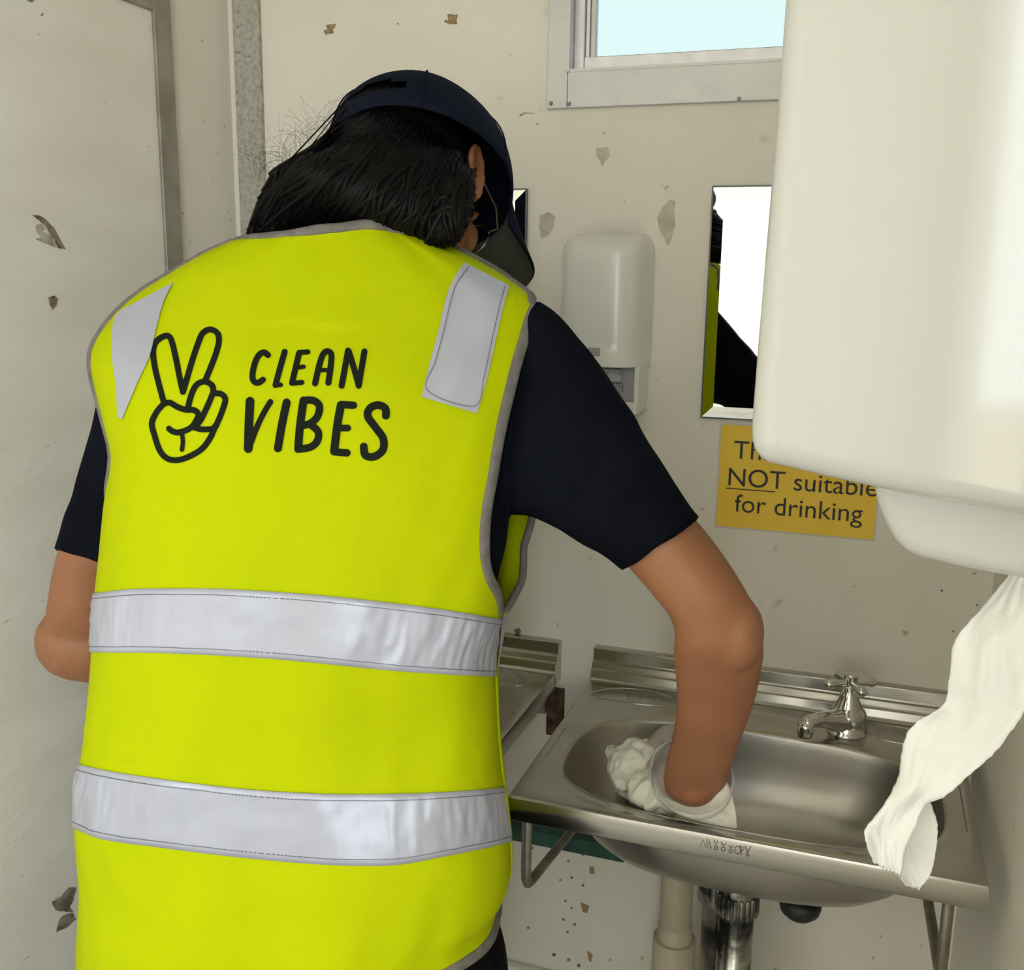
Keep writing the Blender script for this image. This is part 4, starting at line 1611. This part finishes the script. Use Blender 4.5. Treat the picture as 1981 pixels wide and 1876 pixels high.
# left arm: elbow out at the side, forearm forward to the other basin
LA = [((255, 650), (330, 720), 0.90), ((205, 770), (330, 800), 0.885), ((168, 900), (300, 920), 0.87), ((130, 1010), (262, 1030), 0.865), ((108, 1075), (240, 1085), 0.862),
      ((94, 1140), (222, 1150), 0.862), ((87, 1205), (212, 1215), 0.868), ((96, 1262), (205, 1250), 0.88)]
px_loft(LA, bvv, bff, 22, 0.95)
LE = at(150, 1238, 0.885)
LWR = Vector((-0.70, 1.06, 0.955))
LHD = Vector((-0.665, 1.12, 0.925))
tube_data([LE, LE.lerp(LWR, 0.35), LE.lerp(LWR, 0.7), LWR, LHD], [0.046, 0.046, 0.038, 0.030, 0.036], 18, True, bvv, bff)
ld = (LHD - LWR).normalized()
ls = ld.cross(UPV).normalized()
ldn = Vector((0, 0, -1))
LKN = LHD + ld * 0.025
tube_data([LHD, LKN], [0.036, 0.030], 14, True, bvv, bff)
for o_, L_ in [(-0.03, 0.85), (-0.01, 1.0), (0.01, 1.05), (0.03, 0.92)]:
    finger(LKN + ls * o_, (ld * 0.9 + ldn * 0.5).normalized(), (ld * 0.5 + ldn * 0.85).normalized(), (ldn * 0.9 + ld * 0.2).normalized(), (0.04 * L_, 0.025 * L_, 0.02 * L_), 0.009, [])
finger(LHD + ls * 0.034, (ls * 0.7 + ld * 0.6).normalized(), (ld * 0.8 + ldn * 0.4).normalized(), (ld * 0.6 + ldn * 0.7).normalized(), (0.03, 0.026, 0.018), 0.011, [])
# legs inside the trousers
HB, _, _ = ring_at(0.72)
HBp = Vector((HB.x, HB.y, 0))
for s in (-1, 1):
    hipj = HBp + RGT * s * 0.095 + UPV * 0.74
    knee = HBp + RGT * s * 0.105 + FWD * 0.02 + UPV * 0.44
    ank = HBp + RGT * s * 0.11 - FWD * 0.02 + UPV * 0.09
    tube_data([hipj, hipj.lerp(knee, 0.5), knee, knee.lerp(ank, 0.35), ank], [0.085, 0.075, 0.056, 0.055, 0.038], 18, True, bvv, bff)
    tube_data([ank + UPV * -0.02, ank + FWD * 0.07 - UPV * 0.045, ank + FWD * 0.15 - UPV * 0.058], [0.036, 0.032, 0.024], 14, True, bvv, bff)
body = remeshed('body', bvv, bff, 0.0034, 9, MT['skin'], person)

# eyes
for s in (-1, 1):
    ev, ef = [], []
    ellipsoid(hp(s * 0.031, 0.072, -0.004), (HR * 0.012, HF * 0.012, HU * 0.012), ev, ef, 14, 10)
    eo = mesh_obj('eye', ev, ef, MT['eye_white'], person, smooth=True)
    ev, ef = [], []
    ellipsoid(hp(s * 0.031, 0.0815, -0.005), (HR * 0.0055, HF * 0.003, HU * 0.0055), ev, ef, 12, 8)
    mesh_obj('iris', ev, ef, MT['iris'], eo, smooth=True)

# --- shirt --------------------------------------------------------------------
sv, sf = [], []
ring_loft([0.815 + 0.02 * k for k in range(34)], 0.955, sv, sf, off=-0.004)
ncol = (nb + UPV * 0.03).lerp(hp(0, -0.008, -0.075), 0.55)
tube_data([nb - UPV * 0.01 - FWD * 0.004, nb + UPV * 0.028, ncol], [0.076, 0.070, 0.061], 22, False, sv, sf)
# right sleeve
px_loft([((1040, 582), (930, 720), 0.965, 0.5), ((1072, 606), (948, 830), 0.965, 0.55), ((1118, 650), (955, 930), 0.96, 0.55), ((1170, 714), (975, 985), 0.955, 0.6), ((1214, 788), (1030, 1000), 0.945, 0.7),
         ((1264, 868), (1092, 1032), 0.925, 0.85), ((1308, 936), (1148, 1062), 0.926, 0.95), ((1340, 980), (1186, 1092), 0.926, 1.0), ((1357, 1000), (1203, 1108), 0.926, 1.0)], sv, sf, 26, 0.9, 5)
# left sleeve
px_loft([((200, 640), (300, 700), 0.905), ((185, 760), (330, 790), 0.89), ((168, 850), (320, 890), 0.875), ((140, 950), (292, 980), 0.868), ((108, 1046), (262, 1098), 0.862), ((104, 1062), (258, 1112), 0.862)], sv, sf, 24, 0.95)
shirt = remeshed('polo_shirt', sv, sf, 0.0036, 3, MT['shirt'], person)
ripple(shirt, lambda p: 0.004 * noise.noise(p * 13.0 + Vector((2, 0, 5))) + 0.0022 * noise.noise(Vector((p.x * 40, p.y * 20, p.z * 26))))
# --- trousers and boots ---------------------------------------------------------
tv, tf = [], []
ring_loft([0.625 + 0.02 * k for k in range(11)], 0.945, tv, tf)
for s in (-1, 1):
    hipj = HBp + RGT * s * 0.098 + UPV * 0.70
    knee = HBp + RGT * s * 0.108 + FWD * 0.02 + UPV * 0.43
    ank = HBp + RGT * s * 0.112 - FWD * 0.02 + UPV * 0.10
    tube_data([hipj, hipj.lerp(knee, 0.5), knee, knee.lerp(ank, 0.5), ank], [0.108, 0.092, 0.076, 0.074, 0.068], 20, False, tv, tf)
remeshed('trousers', tv, tf, 0.005, 4, MT['trouser'], person)
for s in (-1, 1):
    ank = HBp + RGT * s * 0.112 - FWD * 0.02 + UPV * 0.09
    bv_, bf_ = [], []
    tube_data([ank + UPV * 0.06, ank, ank - UPV * 0.035], [0.05, 0.05, 0.05], 18, True, bv_, bf_)
    tube_data([ank - FWD * 0.03 - UPV * 0.045, ank + FWD * 0.08 - UPV * 0.045, ank + FWD * 0.17 - UPV * 0.05], [0.045, 0.047, 0.038], 18, True, bv_, bf_)
    bt = remeshed('boot', [Vector((p.x, p.y, max(p.z, 0.0015))) for p in bv_], bf_, 0.005, 3, MT['shoe'], person)

# --- cap -------------------------------------------------------------------------
CAPC = hp(0.014, 0.006, 0.009)
CA, CB, CH = 0.098, 0.121, 0.096
TILT = 0.10


def cap_pt(a, t, off=0.0):
    """a = angle round the head (0 = right, pi/2 = front), t = 0 rim .. 1 button"""
    ph = t * PI / 2
    rr = math.cos(ph) ** 0.72
    seam = 1.0 - 0.010 * abs(math.sin(3 * a)) * 0 + 0.004 * math.cos(6 * a) * math.sin(2 * ph)
    h = math.sin(ph) ** 0.95 * (CH + off)
    crease = 0.012 * (t ** 6)
    rim = -0.010 * max(0.0, -math.sin(a)) * (1 - t)
    fl = 0.012 * max(0.0, math.sin(a)) * math.sin(2 * ph)
    return CAPC + HR * (CA + off) * rr * math.cos(a) * seam + HF * ((CB + off) * rr * math.sin(a) * seam + fl) + HU * (h + rim + crease)


cv, cf = [], []
NCA, NCT = 72, 22
for j in range(NCT):
    t = j / (NCT - 1) * 0.985
    for i in range(NCA):
        cv.append(cap_pt(2 * PI * i / NCA, t))
cf = grid_faces(NCA, NCT, 0, True)
cf.append(tuple(range(NCA * (NCT - 1), NCA * NCT)))
# leave the half moon opening above the strap at the back
keep = []
for fc in cf:
    if len(fc) == 4:
        i, j = fc[0] % NCA, fc[0] // NCA
        a = 2 * PI * (i + 0.5) / NCA
        da = abs(((a - 1.5 * PI + PI) % (2 * PI)) - PI)
        t = (j + 0.5) / (NCT - 1)
        if t > 0.16 and da < 0.36 and t < 0.16 + 0.11 * math.sqrt(max(0, 1 - (da / 0.36) ** 2)):
            continue
    keep.append(fc)
cap_ = mesh_obj('cap', cv, keep, MT['cap'], person, smooth=True)
s_ = cap_.modifiers.new('t', 'SOLIDIFY')
s_.thickness = 0.002
v, f = lathe_data([(0.008, -0.001), (0.0085, 0.002), (0.006, 0.005), (0.002, 0.006)], cap_pt(0, 0.985) * 0 + CAPC + HU * (CH + 0.0105), HU, 14)
mesh_obj('button', v, f, MT['cap'], cap_, smooth=True)
v, f = [], []
for k in range(6):
    a = 2 * PI * k / 6 + PI / 6 + PI / 6
    tube_data([cap_pt(a, t, 0.0012) for t in [q / 14 * 0.97 for q in range(15)]], 0.0009, 6, False, v, f)
mesh_obj('seam', v, f, MT['cap'], cap_, smooth=True)
# brim: curved bill
bv_, NB, MB_ = [], 34, 10
top_, bot_ = [], []
for j in range(MB_):
    k = j / (MB_ - 1)
    for i in range(NB):
        u = -1 + 2 * i / (NB - 1)
        a = PI / 2 - u * math.radians(68)
        rp = CAPC + HR * (CA - 0.001) * math.cos(a) + HF * (CB - 0.001) * math.sin(a) + HU * 0.002
        ext = 0.092 * math.sqrt(max(0.0, 1 - abs(u) ** 2.6))
        p = rp + HF * ext * k + HR * 0.020 * u * k * (1 - abs(u) ** 3)
        p += HU * (-0.036 * (abs(u) ** 2) * (0.25 + 0.75 * k) * 1.0 - 0.012 * k)
        bv_.append(p)
brim = mesh_obj('brim', bv_, grid_faces(NB, MB_), MT['cap'], cap_, smooth=True)
brim.data.materials.append(MT['brim_under'])
s_ = brim.modifiers.new('t', 'SOLIDIFY')
s_.thickness = 0.003
s_.offset = -1
s_.material_offset = 1
s_.material_offset_rim = 0

# --- hair --------------------------------------------------------------------------
hvv, hff = [], []
ellipsoid(hp(0.002, -0.014, 0.006), (HR * 0.080, HF * 0.095, HU * 0.102), hvv, hff)
# loose hair gathered at the nape and falling to the left shoulder
px_loft([((895, 290), (725, 268), 0.985, 0.5), ((902, 360), (662, 282), 0.97, 0.55), ((892, 430), (604, 300), 0.955, 0.5), ((868, 470), (548, 318), 0.945, 0.45), ((790, 475), (515, 350), 0.945, 0.4),
         ((690, 475), (494, 392), 0.945, 0.4), ((600, 480), (479, 436), 0.94, 0.7), ((540, 480), (474, 462), 0.94, 0.8)],
        hvv, hff, 26, 0.7, 5)
# side hair beside the cheek
px_loft([((918, 330), (830, 330), 0.985, 1.0), ((915, 390), (825, 400), 0.975, 1.0), ((902, 440), (820, 445), 0.965, 1.0), ((882, 478), (820, 475), 0.96, 1.0)], hvv, hff, 20, 0.8, 4)
hair = remeshed('hair', hvv, hff, 0.004, 4, MT['hair'], person)
HBV = BVHTree.FromPolygons([tuple(v.co) for v in hair.data.vertices], [tuple(p.vertices) for p in hair.data.polygons])
# strand locks laid over the mass
kv, kf = [], []
rnd = random.Random(3)


CBV = BVHTree.FromPolygons([tuple(p) for p in cv], keep)


def hair_hit(px, py, off):
    d = ray(px, py).normalized()
    loc, nr, idx, dist = HBV.ray_cast(CAM, d)
    if loc is None:
        return None
    c_hit = CBV.ray_cast(CAM, d)
    if c_hit[0] is not None and c_hit[3] < dist + 0.004:
        return None
    if nr.dot(d) > 0:
        nr = -nr
    return loc + nr * off


for k in range(760):
    s = rnd.random()
    x0, y0 = 655 + 285 * s, 196 + 150 * s * s + rnd.uniform(-10, 60)
    s2 = min(1, max(0, s + rnd.uniform(-0.15, 0.15)))
    x1, y1 = 480 + 430 * s2, 425 + 60 * s2 + rnd.uniform(-60, 40)
    mx, my = (x0 + x1) / 2 - 30 * (1 - s) + rnd.uniform(-18, 18), (y0 + y1) / 2 - 38 * (1 - s) + rnd.uniform(-16, 16)
    pts = []
    for q in range(11):
        t = q / 10
        px = (1 - t) ** 2 * x0 + 2 * t * (1 - t) * mx + t * t * x1
        py = (1 - t) ** 2 * y0 + 2 * t * (1 - t) * my + t * t * y1
        h = hair_hit(px, py, 0.0006 + 0.0012 * rnd.random())
        if h is not None:
            pts.append(h)
    if len(pts) > 4:
        tube_data(pts, rnd.uniform(0.0005, 0.0011), 5, False, kv, kf)
mesh_obj('hair_strands', kv, kf, MT['hair'], hair, smooth=True)
# thicker wavy locks over the strands
kv, kf = [], []
for k in range(70):
    s = rnd.random()
    x0, y0 = 680 + 230 * s, 235 + 120 * s * s + rnd.uniform(0, 70)
    x1, y1 = 500 + 370 * min(1, max(0, s + rnd.uniform(-0.2, 0.2))), 400 + 60 * s + rnd.uniform(-40, 50)
    mx, my = (x0 + x1) / 2 - 40 * (1 - s) + rnd.uniform(-30, 30), (y0 + y1) / 2 - 45 * (1 - s) + rnd.uniform(-20, 20)
    ph, am = rnd.uniform(0, 6), rnd.uniform(4, 11)
    pts = []
    for q in range(15):
        t = q / 14
        px = (1 - t) ** 2 * x0 + 2 * t * (1 - t) * mx + t * t * x1 + am * math.sin(ph + 7 * t)
        py = (1 - t) ** 2 * y0 + 2 * t * (1 - t) * my + t * t * y1 + am * 0.6 * math.cos(ph + 6 * t)
        h = hair_hit(px, py, 0.0012)
        if h is not None:
            pts.append(h)
    if len(pts) > 6:
        m_n = len(pts)
        tube_data(catmull(pts, 2), [0.0006 + 0.0030 * math.sin(PI * (i + 0.5) / (2 * m_n - 1)) for i in range(2 * m_n - 1)], 7, False, kv, kf)
mesh_obj('hair_locks', kv, kf, MT['hair'], hair, smooth=True)
kv, kf = [], []
for k in range(90):
    t0 = rnd.random()
    x0 = 500 + 150 * t0
    y0 = 345 - 105 * t0 + rnd.uniform(-4, 12)
    ang = rnd.uniform(math.radians(190), math.radians(285))
    Ln = rnd.uniform(25, 95)
    curl = rnd.uniform(-2.6, 2.8)
    pts = []
    x, y, a = x0, y0, ang
    for q in range(8):
        pts.append(at(x, y, 0.925 + 0.002 * q))
        x += math.cos(a) * Ln / 7
        y += math.sin(a) * Ln / 7
        a += curl / 7
    tube_data(catmull(pts, 3), 0.00010, 4, False, kv, kf)
mesh_obj('flyaway_hair', kv, kf, MT['hair'], hair, smooth=True)

# --- spectacles -----------------------------------------------------------------------
gv, gf = [], []
for s in (-1, 1):
    tube_data([hp(s * 0.082, -0.012, -0.006), hp(s * 0.082, 0.01, 0.004), hp(s * 0.082, 0.06, 0.0), hp(s * 0.072, 0.092, -0.002)], 0.0011, 6, True, gv, gf)
    rc = hp(s * 0.036, 0.098, -0.008)
    rim = [rc + HR * 0.026 * math.cos(t) + HU * 0.021 * math.sin(t) - HF * 0.006 * (s * math.cos(t)) * (1 if s * math.cos(t) > 0 else 0) for t in [k * 2 * PI / 28 for k in range(29)]]
    tube_data(rim, 0.0010, 6, False, gv, gf)
    tube_data([hp(s * 0.062, 0.094, -0.002), hp(s * 0.072, 0.092, -0.002)], 0.0014, 6, True, gv, gf)
tube_data([hp(-0.010, 0.098, -0.004), hp(0, 0.103, -0.001), hp(0.010, 0.098, -0.004)], 0.0011, 6, True, gv, gf)
gl_ = mesh_obj('spectacles', gv, gf, MT['wire'], person, smooth=True)

# --- glove ---------------------------------------------------------------------------
glv, glf = [], []
# loose cuff standing round the wrist
lip = [(1296, 1432, 1.118), (1270, 1452, 1.105), (1258, 1490, 1.088), (1268, 1530, 1.066), (1300, 1562, 1.050), (1345, 1577, 1.042), (1388, 1568, 1.046), (1412, 1540, 1.056), (1420, 1500, 1.074), (1404, 1468, 1.10), (1370, 1440, 1.118), (1330, 1428, 1.122)]
cl_, cy_m = (1335, 1512), 1.085
loops_ = []
for sc, dy, ddy in ((0.97, 0.004, 4), (1.0, 0.0, 0), (1.015, 0.003, 5), (0.99, 0.010, 12), (0.93, 0.022, 18), (0.82, 0.035, 14)):
    lp = [at(cl_[0] + (x - cl_[0]) * sc, cl_[1] + (y - cl_[1]) * sc + ddy * 0.6, cy_m + (Y - cy_m) * sc + dy) for x, y, Y in lip]
    lp = catmull(lp + [lp[0]], 4)[:-1]
    loops_.append(lp)
for lp in loops_:
    glv += lp
glf += grid_faces(len(loops_[0]), len(loops_), 0, True)
for i_, p in enumerate(glv):
    q = noise.noise(p * 45.0) * 0.0025
    glv[i_] = p + (p - at(1345, 1520, 1.085)).normalized() * q
cf_ = mesh_obj('glove', glv, glf, MT['glove'], person, smooth=True)
s_ = cf_.modifiers.new('t', 'SOLIDIFY')
s_.thickness = 0.0006
hv2, hf2 = [], []
tube_data([WR.lerp(PALM, 0.4), PALM, KN], [0.033, 0.036, 0.034], 18, True, hv2, hf2)
for pts, rad in RHF:
    tube_data(pts, [r_ + 0.002 for r_ in rad], 10, True, hv2, hf2)
tube_data(tpts, [0.0168 - 0.004 * i / (len(tpts) - 1) for i in range(len(tpts))], 12, True, hv2, hf2)
gh = remeshed('glove_hand', hv2, hf2, 0.0035, 2, MT['glove'], person)

# crumpled towel in the hand -----------------------------------------------------------
pw = empty('crumpled_towel', at(1240, 1560, 1.14), 'crumpled damp white paper towel held by the gloved hand in the basin', 'paper towel')
wv, wf = [], []
ellipsoid(at(1236, 1488, 1.150), (Vector((0.036, 0.0, 0)), Vector((0, 0.036, 0)), Vector((0, 0, 0.036))), wv, wf, 30, 20)
ellipsoid(at(1272, 1530, 1.11), (Vector((0.034, 0.0, -0.01)), Vector((0, 0.034, 0)), Vector((0.01, 0, 0.022))), wv, wf, 30, 20)
tube_data([at(1230, 1500, 1.175), at(1204, 1480, 1.165), at(1184, 1455, 1.165)], [0.018, 0.013, 0.010], 14, True, wv, wf)
wad = remeshed('towel_wad', wv, wf, 0.003, 1, MT['paper_wet'], pw)
ripple(wad, lambda p: 0.004 - abs(noise.noise(p * 40)) * 0.013 - abs(noise.noise(p * 90 + Vector((3, 1, 2)))) * 0.005)
tipv = []
for k in range(5):
    a = -2.4 + 0.28 * k
    tipv.append([(1183, 1455), (1183 + 13 * math.cos(a), 1455 + 13 * math.sin(a))])
kv, kf = [], []
for st in tipv:
    tube_data([at(x, y, 1.185) for x, y in st], [0.0028, 0.0012], 6, True, kv, kf)
mesh_obj('torn_tip', kv, kf, MT['paper_wet'], pw, smooth=True)
sheet('towel_flap', [(1262, 1520), (1285, 1552), (1312, 1572), (1345, 1585), (1385, 1595)], [(1400, 1500), (1410, 1520), (1418, 1545), (1424, 1575), (1426, 1604)],
      [(1.09, 1.085), (1.075, 1.075), (1.07, 1.068), (1.07, 1.068), (1.072, 1.072)], MT['paper_wet'], pw, nu=22, sub=6, amp=0.003, jag_end=0.001, seed=9.2)
